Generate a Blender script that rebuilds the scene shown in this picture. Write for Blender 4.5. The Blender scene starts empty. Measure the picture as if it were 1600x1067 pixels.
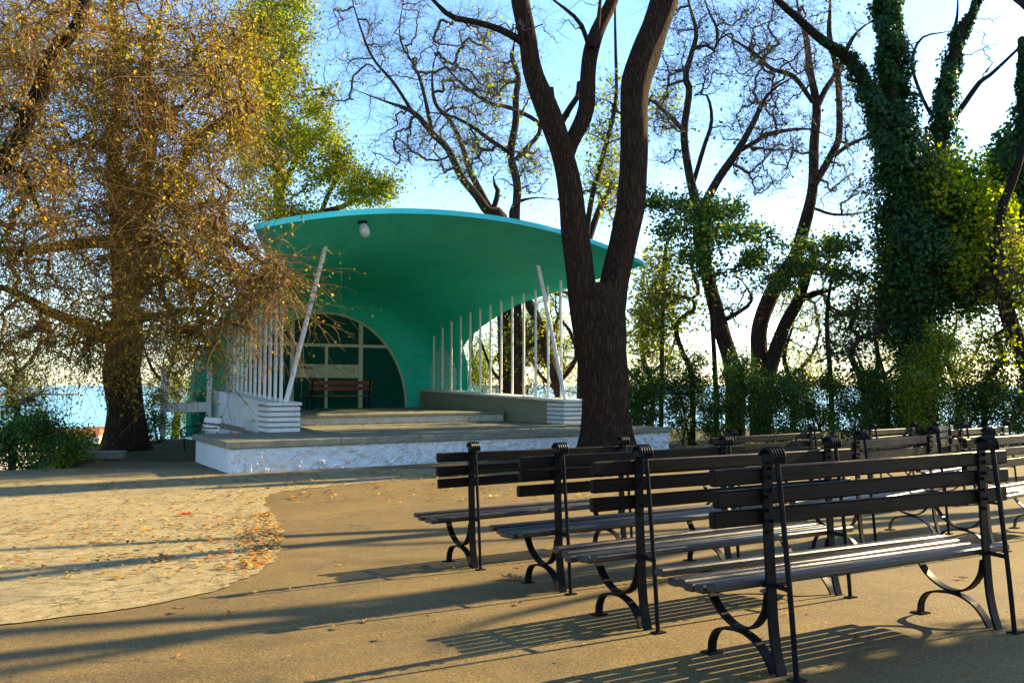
import bpy, math, random
import numpy as np
from mathutils import Vector, Matrix
rng = np.random.default_rng(7)
random.seed(7)
R = math.radians

# ------------------------------------------------------------------ camera
sc = bpy.context.scene
F = 1340.0; CAMZ = 1.35; PITCH = math.atan(68.5 / F)
cam = bpy.data.cameras.new('camera'); cam.sensor_width = 36; cam.lens = 36 * F / 1600
cam.clip_end = 200000; cam.clip_start = .05
co = bpy.data.objects.new('camera', cam); sc.collection.objects.link(co)
co.location = (0, 0, CAMZ); co.rotation_euler = (math.pi / 2 + PITCH, 0, 0)
sc.camera = co
# ------------------------------------------------------------------ world and sun
SUN_AZ = R(61.0)      # from +Y towards +X
SUN_EL = R(27.5)
w = bpy.data.worlds.new("World"); sc.world = w; w.use_nodes = True
nt = w.node_tree; bgn = nt.nodes['Background']
sky = nt.nodes.new('ShaderNodeTexSky'); sky.sky_type = 'NISHITA'; sky.sun_disc = False
sky.sun_elevation = SUN_EL; sky.sun_rotation = SUN_AZ
sky.air_density = 1.0; sky.dust_density = .4; sky.ozone_density = 2.6
hs = nt.nodes.new('ShaderNodeHueSaturation'); hs.inputs['Saturation'].default_value = 1.14
nt.links.new(sky.outputs[0], hs.inputs['Color']); nt.links.new(hs.outputs[0], bgn.inputs[0]); bgn.inputs[1].default_value = .105
sl = bpy.data.lights.new('sun', 'SUN'); sl.energy = 5.0; sl.angle = R(.5); sl.color = (1, .79, .42)
so = bpy.data.objects.new('sun', sl); sc.collection.objects.link(so)
SD = Vector((math.sin(SUN_AZ) * math.cos(SUN_EL), math.cos(SUN_AZ) * math.cos(SUN_EL), math.sin(SUN_EL)))
so.rotation_euler = SD.to_track_quat('Z', 'Y').to_euler()
sc.view_settings.view_transform = 'Standard'; sc.view_settings.look = 'None'
sc.view_settings.exposure = 1.98; sc.view_settings.gamma = 1

# ------------------------------------------------------------------ helpers
def link(o, parent=None):
    sc.collection.objects.link(o)
    if parent is not None: o.parent = parent
    return o

def tag(o, label=None, cat=None, group=None, kind=None):
    if label: o['label'] = label
    if cat: o['category'] = cat
    if group: o['group'] = group
    if kind: o['kind'] = kind
    return o

def empty(name, loc=(0, 0, 0), rz=0):
    o = bpy.data.objects.new(name, None); o.location = loc; o.rotation_euler = (0, 0, rz)
    o.empty_display_size = .2
    return link(o)

def copy_tree(o, parent=None):
    c = o.copy(); sc.collection.objects.link(c)
    if parent is not None: c.parent = parent
    for ch in [x for x in bpy.data.objects if x.parent == o]: copy_tree(ch, c)
    return c

class MB:
    """collects faces of one mesh"""
    def __init__(s): s.v = []; s.f = []; s.m = []; s.n = 0
    def add(s, V, Fq, mi=0):
        V = np.asarray(V, dtype=np.float64).reshape(-1, 3)
        s.v.append(V)
        for fc in Fq: s.f.append([i + s.n for i in fc]); s.m.append(mi)
        s.n += len(V)
    def box(s, x0, x1, y0, y1, z0, z1, mi=0, bev=0):
        if bev > 0:
            b = min(bev, (x1-x0)*.45, (y1-y0)*.45, (z1-z0)*.45)
            V = []; 
            for (dz, ins) in ((z0, b), (z0+b, 0), (z1-b, 0), (z1, b)):
                i = ins
                xa, xb, ya, yb = x0+i, x1-i, y0+i, y1-i
                c = b * .7 if ins == 0 else b * .3
                V += [(xa+c, ya, dz), (xb-c, ya, dz), (xb, ya+c, dz), (xb, yb-c, dz), (xb-c, yb, dz), (xa+c, yb, dz), (xa, yb-c, dz), (xa, ya+c, dz)]
            Fq = [tuple(range(7, -1, -1)), tuple(range(24, 32))]
            for k in range(3):
                for j in range(8):
                    a = k*8+j; bb = k*8+(j+1) % 8
                    Fq.append((a, bb, bb+8, a+8))
            s.add(V, Fq, mi); return
        V = [(x, y, z) for z in (z0, z1) for (x, y) in ((x0, y0), (x1, y0), (x1, y1), (x0, y1))]
        s.add(V, [(3, 2, 1, 0), (4, 5, 6, 7), (0, 1, 5, 4), (1, 2, 6, 5), (2, 3, 7, 6), (3, 0, 4, 7)], mi)
    def prism(s, poly, z0, z1, mi=0):
        """poly: CCW xy list; z0,z1 numbers or lists"""
        n = len(poly)
        za = z0 if hasattr(z0, '__len__') else [z0]*n; zb = z1 if hasattr(z1, '__len__') else [z1]*n
        V = [(p[0], p[1], za[i]) for i, p in enumerate(poly)] + [(p[0], p[1], zb[i]) for i, p in enumerate(poly)]
        s.add(V, [tuple(range(n-1, -1, -1)), tuple(range(n, 2*n))] + [(i, (i+1) % n, n+(i+1) % n, n+i) for i in range(n)], mi)
    def strap(s, pts, wdt, th, ax=(1, 0, 0), mi=0):
        """flat bar following pts (in a plane perpendicular to ax), width along ax"""
        P = np.array(pts, float); ax = np.array(ax, float)
        T = np.gradient(P, axis=0); T /= np.linalg.norm(T, axis=1)[:, None]
        N = np.cross(ax, T); k = len(P)
        V = []
        for i in range(k):
            for (a, b) in ((-1, -1), (1, -1), (1, 1), (-1, 1)):
                V.append(P[i] + ax*a*wdt/2 + N[i]*b*th/2)
        Fq = [(3, 2, 1, 0), tuple(4*(k-1)+j for j in range(4))]
        for i in range(k-1):
            for j in range(4):
                a = 4*i+j; b = 4*i+(j+1) % 4
                Fq.append((a, b, b+4, a+4))
        s.add(V, Fq, mi)
    def tube(s, pts, r, sides=8, mi=0):
        P = np.array(pts, float); k = len(P)
        r = np.array(r, float)*np.ones(k)
        V = sweep(P[None], r[None], sides)[0]
        Fq = [(i*sides+j, i*sides+(j+1) % sides, (i+1)*sides+(j+1) % sides, (i+1)*sides+j) for i in range(k-1) for j in range(sides)]
        Fq += [tuple(range(sides-1, -1, -1)), tuple((k-1)*sides+j for j in range(sides))]
        s.add(V, Fq, mi)
    def build(s, name, mats, parent=None, smooth=False):
        me = bpy.data.meshes.new(name)
        me.from_pydata(np.concatenate(s.v).tolist(), [], s.f); me.update()
        mats = mats if isinstance(mats, (list, tuple)) else [mats]
        for m in mats: me.materials.append(m)
        if any(s.m): me.polygons.foreach_set('material_index', s.m)
        if smooth: me.shade_smooth()
        return link(bpy.data.objects.new(name, me), parent)

def quads_obj(name, V, Q, mats, parent=None, smooth=False, mi=None):
    """fast mesh of quads from arrays"""
    V = np.asarray(V, np.float32).reshape(-1, 3); Q = np.asarray(Q, np.int32).reshape(-1, 4)
    me = bpy.data.meshes.new(name)
    me.vertices.add(len(V)); me.vertices.foreach_set('co', V.ravel())
    me.loops.add(len(Q)*4); me.loops.foreach_set('vertex_index', Q.ravel())
    me.polygons.add(len(Q)); me.polygons.foreach_set('loop_start', np.arange(len(Q), dtype=np.int32)*4)
    mats = mats if isinstance(mats, (list, tuple)) else [mats]
    for m in mats: me.materials.append(m)
    if mi is not None: me.polygons.foreach_set('material_index', np.asarray(mi, np.int32))
    me.update(calc_edges=True); me.validate()
    if smooth: me.shade_smooth()
    return link(bpy.data.objects.new(name, me), parent)

def sweep(P, r, m, bump=None):
    """P (N,k,3) r (N,k) -> ring vertices (N, k*m, 3)"""
    N, k, _ = P.shape
    T = np.gradient(P, axis=1) if k > 1 else P
    T /= (np.linalg.norm(T, axis=2, keepdims=True)+1e-9)
    ref = np.zeros((N, 1, 3)); mean = np.abs(T.mean(1)); idx = mean.argmin(1); ref[np.arange(N), 0, idx] = 1
    A = np.cross(T, np.broadcast_to(ref, T.shape)); A /= (np.linalg.norm(A, axis=2, keepdims=True)+1e-9)
    B = np.cross(T, A)
    th = np.arange(m)*2*np.pi/m
    rr = r[:, :, None]*np.ones(m) if bump is None else r[:, :, None]*bump
    V = P[:, :, None, :] + (A[:, :, None, :]*np.cos(th)[None, None, :, None] + B[:, :, None, :]*np.sin(th)[None, None, :, None])*rr[..., None]
    return V.reshape(N, k*m, 3)

def tube_quads(N, k, m, off=0):
    i = np.arange(k-1)[:, None]; j = np.arange(m)[None]
    q = np.stack([i*m+j, i*m+(j+1) % m, (i+1)*m+(j+1) % m, (i+1)*m+j], -1).reshape(-1, 4)
    return (q[None] + (np.arange(N)*k*m)[:, None, None]).reshape(-1, 4) + off

class Acc:
    def __init__(s): s.V = []; s.Q = []; s.M = []; s.n = 0
    def add(s, V, Q, mi=0):
        V = V.reshape(-1, 3); s.V.append(V); s.Q.append(Q + s.n); s.M.append(np.full(len(Q), mi)); s.n += len(V)
    def tubes(s, P, r, m, mi=0):
        if len(P): s.add(sweep(P, r, m), tube_quads(P.shape[0], P.shape[1], m), mi)
    def build(s, name, mats, parent=None, smooth=False):
        return quads_obj(name, np.concatenate(s.V), np.concatenate(s.Q), mats, parent, smooth, np.concatenate(s.M))

def at(px, py, Y):
    """point of the place seen at pixel (px,py) of the photo, at distance Y in front"""
    dx = (px-800)/F; dz = -(py-533.5)/F
    c, s_ = math.cos(PITCH), math.sin(PITCH)
    yy = c - dz*s_; zz = s_ + dz*c
    return np.array([dx*Y/yy, Y, CAMZ + zz*Y/yy])

# ------------------------------------------------------------------ terrain
def ground_h(X, Y):
    X = np.asarray(X, float); Y = np.asarray(Y, float)
    p = -.045*(Y-4) + .028*X
    lo = -.38; k = .05
    p = lo + k*np.log1p(np.exp(np.clip((p-lo)/k, -40, 40)))
    return np.minimum(p, .12 - 0*p)
def gz(x, y): return float(ground_h(x, y))
BND = np.array([(-60, 13.2), (-30, 15.2), (-10.6, 17.25), (-9.35, 18.3), (-10.2, 20), (-12.2, 22.5), (-12.6, 25.5), (-9, 31), (-2, 36.5), (8, 35), (18, 31.5), (34, 28), (80, 24)])
def edge_y(X): return np.interp(X, [-60, -30, -10.6, -9.35, -9.34, -2, 8, 18, 34, 80], [13.2, 15.2, 17.25, 18.3, 27, 36.5, 34, 31, 28, 24])
def terrain(X, Y):
    # distance beyond the terrace edge (positive outside)
    X = np.asarray(X, float); Y = np.asarray(Y, float)
    inside = np.zeros(np.broadcast(X, Y).shape, bool); d = np.full(inside.shape, 1e9)
    poly = np.vstack([BND, [(80, -60), (-60, -60)]])
    n = len(poly)
    for i in range(n):
        a = poly[i]; b = poly[(i+1) % n]
        cond = ((a[1] > Y) != (b[1] > Y)) & (X < (b[0]-a[0])*(Y-a[1])/(b[1]-a[1]+1e-12)+a[0])
        inside ^= cond
    for i in range(len(BND)-1):
        a = BND[i]; b = BND[i+1]; ab = b-a; t = np.clip(((X-a[0])*ab[0]+(Y-a[1])*ab[1])/(ab@ab), 0, 1)
        d = np.minimum(d, np.hypot(X-a[0]-t*ab[0], Y-a[1]-t*ab[1]))
    out = np.where(inside, 0, d)
    return np.where(inside, ground_h(X, Y), ground_h(X, Y) - .10 - np.minimum(out*.85 + .25*np.sin(X*.7)*np.minimum(out, 1)*.5, 18))
def hit(px, py):
    r0 = np.array([0, 0, CAMZ]); q = at(px, py, 1.0)-r0
    t = 5.
    for _ in range(40):
        p = r0+q*t; g = gz(p[0], p[1]); t = (g-CAMZ)/q[2]
    return r0+q*t

# ------------------------------------------------------------------ materials
def mat(name, col, rough=.8, spec=.3, metal=0):
    m = bpy.data.materials.new(name); m.use_nodes = True
    b = m.node_tree.nodes['Principled BSDF']
    b.inputs['Base Color'].default_value = (*col, 1); b.inputs['Roughness'].default_value = rough
    b.inputs['Specular IOR Level'].default_value = spec; b.inputs['Metallic'].default_value = metal
    return m
class NT:
    def __init__(s, m): s.t = m.node_tree; s.b = s.t.nodes['Principled BSDF']
    def n(s, typ, **k):
        x = s.t.nodes.new(typ)
        for a, v in k.items():
            if a.startswith('_'): setattr(x, a[1:], v)
            else: x.inputs[a.replace('__', ' ')].default_value = v
        return x
    def l(s, a, b): s.t.links.new(a, b)
    def coords(s, scale=(1, 1, 1), kind='Object', rot=(0, 0, 0)):
        tc = s.n('ShaderNodeTexCoord'); mp = s.n('ShaderNodeMapping'); s.l(tc.outputs[kind], mp.inputs['Vector'])
        mp.inputs['Scale'].default_value = scale; mp.inputs['Rotation'].default_value = rot
        return mp.outputs[0]
    def noise(s, vec, scale, detail=6, rough=.6, dist=0):
        x = s.n('ShaderNodeTexNoise', Scale=scale, Detail=detail, Roughness=rough, Distortion=dist); s.l(vec, x.inputs['Vector']); return x.outputs['Fac']
    def ramp(s, fac, stops, interp='LINEAR', k=1):
        x = s.n('ShaderNodeValToRGB'); e = x.color_ramp.elements; x.color_ramp.interpolation = interp
        while len(e) < len(stops): e.new(.5)
        for el, (p, c) in zip(e, stops): el.position = p; el.color = (*c, 1) if len(c) == 3 else c
        s.l(fac, x.inputs[0]); return x.outputs[0]
    def mix(s, fac, a, b, mode='MIX'):
        x = s.n('ShaderNodeMix', _data_type='RGBA', _blend_type=mode)
        for sock, val in ((x.inputs[0], fac), (x.inputs[6], a), (x.inputs[7], b)):
            if hasattr(val, 'links'): s.l(val, sock)
            elif isinstance(val, (int, float)): sock.default_value = val
            else: sock.default_value = (*val, 1)
        return x.outputs[2]
    def math(s, op, a, b=None):
        x = s.n('ShaderNodeMath', _operation=op)
        for i, val in enumerate((a, b)):
            if val is None: continue
            if hasattr(val, 'links'): s.l(val, x.inputs[i])
            else: x.inputs[i].default_value = val
        return x.outputs[0]
    def bump(s, h, strength=.5, dist=.01):
        x = s.n('ShaderNodeBump', Strength=strength, Distance=dist); s.l(h, x.inputs['Height']); s.l(x.outputs[0], s.b.inputs['Normal']); return x
    def col(s, c): s.l(c, s.b.inputs['Base Color'])

M = {}
def g3(v, t=(1, 1, 1)): return tuple(v*q for q in t)
# asphalt
m = mat('asphalt', (.2, .15, .1), .85, .3); n = NT(m); c = n.coords()
big = n.noise(c, .35, 5, .6, .6); fine = n.noise(c, 70, 3, .75); mid = n.noise(c, 6, 6, .7)
base = n.ramp(big, [(.3, (.085, .052, .012)), (.55, (.125, .078, .019)), (.75, (.165, .106, .029))])
base = n.mix(.35, base, n.ramp(mid, [(.3, (.05, .031, .011)), (.7, (.165, .11, .038))]))
base = n.mix(.5, base, n.ramp(fine, [(.35, (.025, .016, .006)), (.5, (.125, .08, .021)), (.66, (.31, .215, .075))]))
vor = n.n('ShaderNodeTexVoronoi', Scale=2.2, Randomness=1, _feature='F1'); n.l(c, vor.inputs['Vector'])
spot = n.ramp(vor.outputs['Distance'], [(.02, (1, 1, 1)), (.035, (0, 0, 0))])
ac = n.n('ShaderNodeTexNoise', Scale=1.4, Detail=8, Roughness=.7); n.l(c, ac.inputs['Vector'])
v2 = n.n('ShaderNodeTexVoronoi', Scale=.33, _feature='DISTANCE_TO_EDGE'); n.l(n.mix(1.0, c, ac.outputs['Color'], 'ADD'), v2.inputs['Vector'])
ck = n.math('MULTIPLY', n.ramp(v2.outputs['Distance'], [(0, (1, 1, 1)), (.006, (0, 0, 0))]), n.ramp(n.noise(c, .8, 4), [(.5, (0, 0, 0)), (.6, (1, 1, 1))]))
patch = n.ramp(n.noise(c, 1.1, 9, .75, 1.0), [(.44, (0, 0, 0)), (.62, (.6, .6, .6))])
base = n.mix(patch, base, n.mix(.6, base, (.035, .024, .011)))
base = n.mix(n.math('MULTIPLY', ck, .8), base, (.02, .014, .008))
n.col(n.mix(n.math('MULTIPLY', spot, .8), base, (.03, .02, .012))); n.bump(n.math('ADD', n.math('MULTIPLY', mid, .6), fine), .45, .006)
M['asphalt'] = m
# cracked concrete paving
m = mat('paving', (.4, .35, .25), .9, .2); n = NT(m); c = n.coords()
d = n.noise(c, 1.3, 6, .6)
cwn = n.n('ShaderNodeTexNoise', Scale=3.5, Detail=8, Roughness=.7); n.l(c, cwn.inputs['Vector']); cw = n.mix(.7, c, cwn.outputs['Color'], 'ADD')
vor = n.n('ShaderNodeTexVoronoi', Scale=2.3, _feature='DISTANCE_TO_EDGE'); n.l(cw, vor.inputs['Vector'])
brk = n.ramp(n.noise(c, 1.7, 5, .7), [(.42, (0, 0, 0)), (.55, (1, 1, 1))])
crack = n.math('MULTIPLY', n.ramp(vor.outputs['Distance'], [(.0, (1, 1, 1)), (.035, (0, 0, 0))]), brk)
mid = n.noise(c, 9, 8, .75, .5); fine = n.noise(c, 60, 3, .7)
base = n.ramp(d, [(.3, (.19, .145, .075)), (.5, (.27, .215, .115)), (.7, (.36, .295, .165))])
base = n.mix(.62, base, n.ramp(mid, [(.34, (.05, .036, .018)), (.5, (.24, .185, .08)), (.7, (.42, .34, .17))]))
base = n.mix(.3, base, n.ramp(fine, [(.35, (.05, .036, .018)), (.65, (.38, .30, .15))]))
n.col(n.mix(n.math('MULTIPLY', crack, .75), base, (.10, .07, .035)))
n.bump(n.math('SUBTRACT', n.math('ADD', mid, n.math('MULTIPLY', fine, .4)), crack), .8, .02); M['paving'] = m
# soil/undergrowth of the slope
m = mat('soil', (.06, .05, .03), .95, .1); n = NT(m); c = n.coords(); f = n.noise(c, 2, 8, .7)
n.col(n.ramp(f, [(.35, (.03, .035, .012)), (.6, (.09, .075, .035)), (.75, (.16, .12, .06))])); n.bump(f, .8, .1); M['soil'] = m
# whitewash
def whitewash(name, col, bumpd, sc_=14, dirt=.5):
    m = mat(name, col, .85, .2); n = NT(m); c = n.coords()
    a = n.noise(c, sc_, 5, .6, .3); b2 = n.noise(c, 2.2, 8, .75, .4)
    vec = n.coords((1, 1, .35)); dr = n.noise(vec, 5, 6, .7)
    base = n.mix(n.ramp(b2, [(.5, (0, 0, 0)), (.75, (dirt, dirt, dirt))]), col, (.32, .30, .26))
    base = n.mix(n.ramp(dr, [(.56, (0, 0, 0)), (.72, (.4, .4, .4))]), base, (.25, .25, .22))
    n.col(base); n.bump(a, 1.0 if bumpd > .02 else .5, bumpd); return m
M['stucco'] = whitewash('rough_whitewashed_stucco', (.64, .62, .61), .05, 9, .2)
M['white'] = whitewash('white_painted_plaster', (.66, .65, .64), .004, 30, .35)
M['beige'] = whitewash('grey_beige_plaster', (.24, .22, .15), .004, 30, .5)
M['stone'] = whitewash('rough_pale_stone', (.5, .46, .37), .06, 7, .5)
m = mat('cap_stone', (.16, .15, .11), .8, .3); n = NT(m); c = n.coords(); a = n.noise(c, 5, 8, .75); b2 = n.noise(c, 40, 4, .7)
n.col(n.mix(.4, n.ramp(a, [(.3, (.085, .085, .06)), (.5, (.19, .175, .125)), (.7, (.30, .27, .19))]), n.ramp(b2, [(.3, (.06, .06, .04)), (.7, (.30, .28, .2))]))); n.bump(n.math('ADD', a, b2), .5, .01); M['cap'] = m
m = mat('painted_metal_white', (.78, .77, .74), .5, .4); n = NT(m); c = n.coords((1, 1, .3)); a = n.noise(c, 9, 6, .7)
n.col(n.ramp(a, [(.33, (.32, .30, .26)), (.42, (.72, .71, .69)), (.7, (.8, .79, .77))])); M['bar'] = m
m = mat('green_shell_paint', (.02, .34, .25), .6, .25); n = NT(m); c = n.coords(); a = n.noise(c, .5, 6, .65); b2 = n.noise(c, 4, 8, .7)
n.col(n.mix(.35, n.ramp(a, [(.3, (.014, .55, .40)), (.7, (.02, .62, .46))]), n.ramp(b2, [(.3, (.014, .50, .36)), (.7, (.022, .66, .50))]))); st_ = n.ramp(n.noise(n.coords((1.2, .25, 2.5)), 1.6, 8, .7), [(.50, (0, 0, 0)), (.70, (.55, .55, .55))])
sx = n.n('ShaderNodeSeparateXYZ'); n.l(n.coords(), sx.inputs[0]); jy = n.math('ABSOLUTE', n.math('SUBTRACT', n.math('FRACT', n.math('DIVIDE', sx.outputs['Y'], 1.05)), .5))
jn = n.ramp(jy, [(.0, (.35, .35, .35)), (.012, (0, 0, 0))])
lastc = n.b.inputs['Base Color'].links[0].from_socket
n.col(n.mix(jn, n.mix(st_, lastc, (.018, .36, .27)), (.01, .25, .18))); n.bump(n.math('ADD', n.noise(c, 2.5, 6), n.math('MULTIPLY', n.noise(c, 25, 4), .15)), .3, .03); M['shell'] = m
M['lip'] = mat('skylit_turquoise_lip', (.05, .55, .55), .5, .3)  # sky light on the front rim, put into a bluer, brighter colour
m = mat('shell_top', (.03, .3, .24), .8, .2); M['shelltop'] = m
m = mat('dark_green_panel', (.006, .11, .085), .6, .08); n = NT(m); c = n.coords(); a = n.noise(c, 2, 5)
n.col(n.ramp(a, [(.3, (.003, .055, .045)), (.7, (.005, .09, .065))])); M['panel'] = m
M['frame'] = mat('cream_frame_paint', (.50, .52, .36), .5, .3)
m = mat('cream_notice_board', (.55, .52, .36), .6, .2); n = NT(m); c = n.coords(); a = n.noise(c, 3, 7, .7)
n.col(n.ramp(a, [(.35, (.38, .34, .2)), (.6, (.60, .56, .4))])); M['board'] = m
M['ink'] = mat('black_paint_scrawl', (.01, .01, .01), .6); M['yink'] = mat('ochre_scrawl', (.45, .30, .06), .7)
M['dark'] = mat('dark_cavity', (.01, .012, .01), .9)
# bench wood & iron
def wood(name, c0, c1, c2, rough, spec=.5):
    m = mat(name, c1, rough, spec); n = NT(m); c = n.coords((1.3, 22, 22)); a = n.noise(c, 2.2, 7, .65, .4)
    c2n = n.coords((3, 3, 3)); b2 = n.noise(c2n, 1.5, 6, .7)
    col = n.ramp(a, [(.3, c0), (.5, c1), (.72, c2)])
    wear = n.ramp(b2, [(.52, (0, 0, 0)), (.72, (.55, .55, .55))])
    oi = n.n('ShaderNodeObjectInfo'); wc = n.mix(wear, col, tuple(min(1, q*2.0) for q in c1)); n.col(n.mix(n.math('MULTIPLY', oi.outputs['Random'], .3), wc, tuple(q*2.2 for q in c1)))
    n.l(n.ramp(b2, [(.3, (rough*.75,)*3), (.7, (min(1, rough*1.5),)*3)]), n.b.inputs['Roughness'])
    n.bump(a, .6, .004); return m
M['wood'] = wood('dark_weathered_wood', (.002, .0013, .001), (.0055, .0032, .002), (.013, .008, .005), .4, .07)
M['seatwood'] = wood('worn_seat_wood', (.005, .004, .0035), (.012, .009, .0075), (.03, .023, .018), .33, .4)
M['redwood'] = wood('red_brown_wood', (.06, .016, .006), (.15, .035, .012), (.21, .06, .02), .4)
M['whitewood'] = wood('white_painted_wood', (.5, .48, .46), (.62, .6, .58), (.72, .7, .68), .5)
m = mat('black_painted_iron', (.003, .003, .004), .38, .06); n = NT(m); c = n.coords(); a = n.noise(c, 14, 6, .7)
n.col(n.ramp(a, [(.35, (.004, .004, .005)), (.62, (.009, .009, .010)), (.8, (.04, .026, .016))])); n.bump(a, .35, .003); M['iron'] = m
# bark
def bark(name, c0, c1, c2, sc_=1.0, depth=.06):
    m = mat(name, c1, .95, .1); n = NT(m)
    v = n.coords((10*sc_, 10*sc_, 1.1*sc_)); a = n.noise(v, 2.2, 10, .78, 2.2)
    dn = n.n('ShaderNodeTexNoise', Scale=1.3, Detail=9, Roughness=.75); n.l(n.coords((2, 2, .8)), dn.inputs['Vector'])
    w2 = n.n('ShaderNodeTexVoronoi', Scale=1.9, _feature='DISTANCE_TO_EDGE'); n.l(n.mix(1.0, v, dn.outputs['Color'], 'ADD'), w2.inputs['Vector'])
    e = n.ramp(w2.outputs['Distance'], [(0, (0, 0, 0)), (.35, (1, 1, 1))])
    h = n.math('ADD', n.math('MULTIPLY', a, 1.15), n.math('MULTIPLY', e, .35))
    n.col(n.ramp(h, [(.35, c0), (.7, c1), (1.0, c2)])); n.bump(h, 1.0, depth); return m
M['bark'] = bark('ridged_brown_bark', (.012, .006, .004), (.045, .025, .015), (.11, .066, .042), 1.0, .10)
M['bark2'] = bark('grey_brown_bark', (.012, .008, .007), (.045, .030, .024), (.10, .07, .055), 1.5)
M['darkbark'] = bark('dark_bark', (.008, .007, .005), (.022, .017, .012), (.05, .035, .022), 1)  # very dark brown bark for stems, shrubs and ivy trees
M['goldbark'] = bark('dark_brown_bark', (.010, .006, .004), (.035, .022, .013), (.08, .05, .028), 1)  # dark brown bark of the golden tree
M['twig'] = mat('tan_twigs', (.17, .092, .030), .8, .2)
M['twig2'] = mat('grey_violet_twigs', (.09, .06, .05), .8, .2)
def leafmat(name, cols, trans=.5, rough=.5):
    m = bpy.data.materials.new(name); m.use_nodes = True; t = m.node_tree
    for x in list(t.nodes): t.nodes.remove(x)
    out = t.nodes.new('ShaderNodeOutputMaterial'); geo = t.nodes.new('ShaderNodeNewGeometry')
    rp = t.nodes.new('ShaderNodeValToRGB'); e = rp.color_ramp.elements
    while len(e) < len(cols): e.new(.5)
    for i, (el, cc) in enumerate(zip(e, cols)): el.position = i/(len(cols)-1); el.color = (*cc, 1)
    t.links.new(geo.outputs['Random Per Island'], rp.inputs[0])
    p = t.nodes.new('ShaderNodeBsdfPrincipled'); p.inputs['Roughness'].default_value = rough; p.inputs['Specular IOR Level'].default_value = .25
    tr = t.nodes.new('ShaderNodeBsdfTranslucent'); mx = t.nodes.new('ShaderNodeMixShader'); mx.inputs[0].default_value = trans
    hsv = t.nodes.new('ShaderNodeHueSaturation'); hsv.inputs['Value'].default_value = 1.5; hsv.inputs['Saturation'].default_value = 1.1
    t.links.new(rp.outputs[0], p.inputs['Base Color']); t.links.new(rp.outputs[0], hsv.inputs['Color']); t.links.new(hsv.outputs[0], tr.inputs['Color'])
    t.links.new(p.outputs[0], mx.inputs[1]); t.links.new(tr.outputs[0], mx.inputs[2]); t.links.new(mx.outputs[0], out.inputs['Surface'])
    return m
M['goldleaf'] = leafmat('golden_brown_leaves', [(.26, .14, .008), (.40, .26, .012), (.24, .20, .012), (.14, .14, .012), (.48, .35, .025), (.26, .09, .008)], .45)
M['oliveleaf'] = leafmat('olive_green_leaves', [(.07, .11, .012), (.16, .18, .015), (.10, .13, .012), (.24, .22, .02), (.05, .08, .012)], .5)
M['limeleaf'] = leafmat('yellow_green_leaves', [(.18, .26, .010), (.30, .32, .012), (.10, .22, .012), (.40, .34, .015), (.08, .16, .012)], .6)
M['greenleaf'] = leafmat('dark_green_leaves', [(.018, .06, .012), (.03, .09, .015), (.05, .12, .015), (.015, .045, .012), (.09, .15, .02)], .4)
M['ivyleaf'] = leafmat('ivy_leaves', [(.012, .045, .014), (.02, .07, .015), (.03, .085, .018), (.010, .035, .012), (.06, .13, .02)], .42, .5)
M['fallen'] = leafmat('dry_fallen_leaves', [(.40, .20, .02), (.26, .07, .012), (.45, .29, .05), (.36, .10, .012), (.16, .085, .03), (.5, .36, .09), (.08, .04, .02), (.30, .24, .12)], .15, .6)
M['redleaf'] = leafmat('red_fallen_leaf', [(.45, .05, .02), (.5, .08, .02)], .2, .6)
# water
m = mat('sea_water', (.01, .16, .36), .22, .5); n = NT(m); c = n.coords((1, .35, 1))
a = n.noise(c, .05, 8, .65); b2 = n.noise(n.coords((1, .12, 1)), .004, 6, .6)
n.col(n.ramp(b2, [(.3, (.012, .17, .40)), (.6, (.02, .26, .52)), (.75, (.05, .36, .60))])); n.bump(a, .6, 1.2); M['sea'] = m
m = mat('beach_sand', (.42, .34, .24), .95, .1); n = NT(m); a = n.noise(n.coords(), .08, 8, .7); n.col(n.ramp(a, [(.3, (.22, .18, .12)), (.6, (.46, .38, .28)), (.75, (.6, .52, .42))])); M['sand'] = m
M['roof'] = mat('terracotta_roof', (.32, .10, .04), .8); M['wall'] = mat('pale_wall', (.6, .52, .42), .9)

# ------------------------------------------------------------------ ground, sea
xs = np.concatenate([np.arange(-62, -22, 1.0), np.arange(-22, 30, .25), np.arange(30, 82, 1.0)])
ys = np.concatenate([np.arange(-30, 2, 1.0), np.arange(2, 46, .25), np.arange(46, 64, 1.0)])
GX, GY = np.meshgrid(xs, ys); GZ = terrain(GX, GY)
V = np.stack([GX, GY, GZ], -1).reshape(-1, 3); nx = len(xs); ny = len(ys)
ii, jj = np.meshgrid(np.arange(ny-1), np.arange(nx-1), indexing='ij')
Q = np.stack([ii*nx+jj, ii*nx+jj+1, (ii+1)*nx+jj+1, (ii+1)*nx+jj], -1).reshape(-1, 4)
cx = V[Q].mean(1); slope = (V[Q][:, :, 2].max(1)-V[Q][:, :, 2].min(1)) > .12
behind = (cx[:, 1] > 19.5) | slope
g = quads_obj('ground', V, Q, [M['asphalt'], M['soil']], smooth=True, mi=behind.astype(int)); tag(g, kind='structure')
SEA = -16.0
mb = MB(); mb.add([(-60000, 40, SEA), (60000, 40, SEA), (60000, 90000, SEA), (-60000, 90000, SEA), (-60000, -3000, SEA), (-70, -3000, SEA), (-70, 40, SEA)], [(0, 6, 1, 2, 3), (4, 5, 6, 0)])
g = mb.build('water', M['sea']); tag(g, kind='structure')
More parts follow.
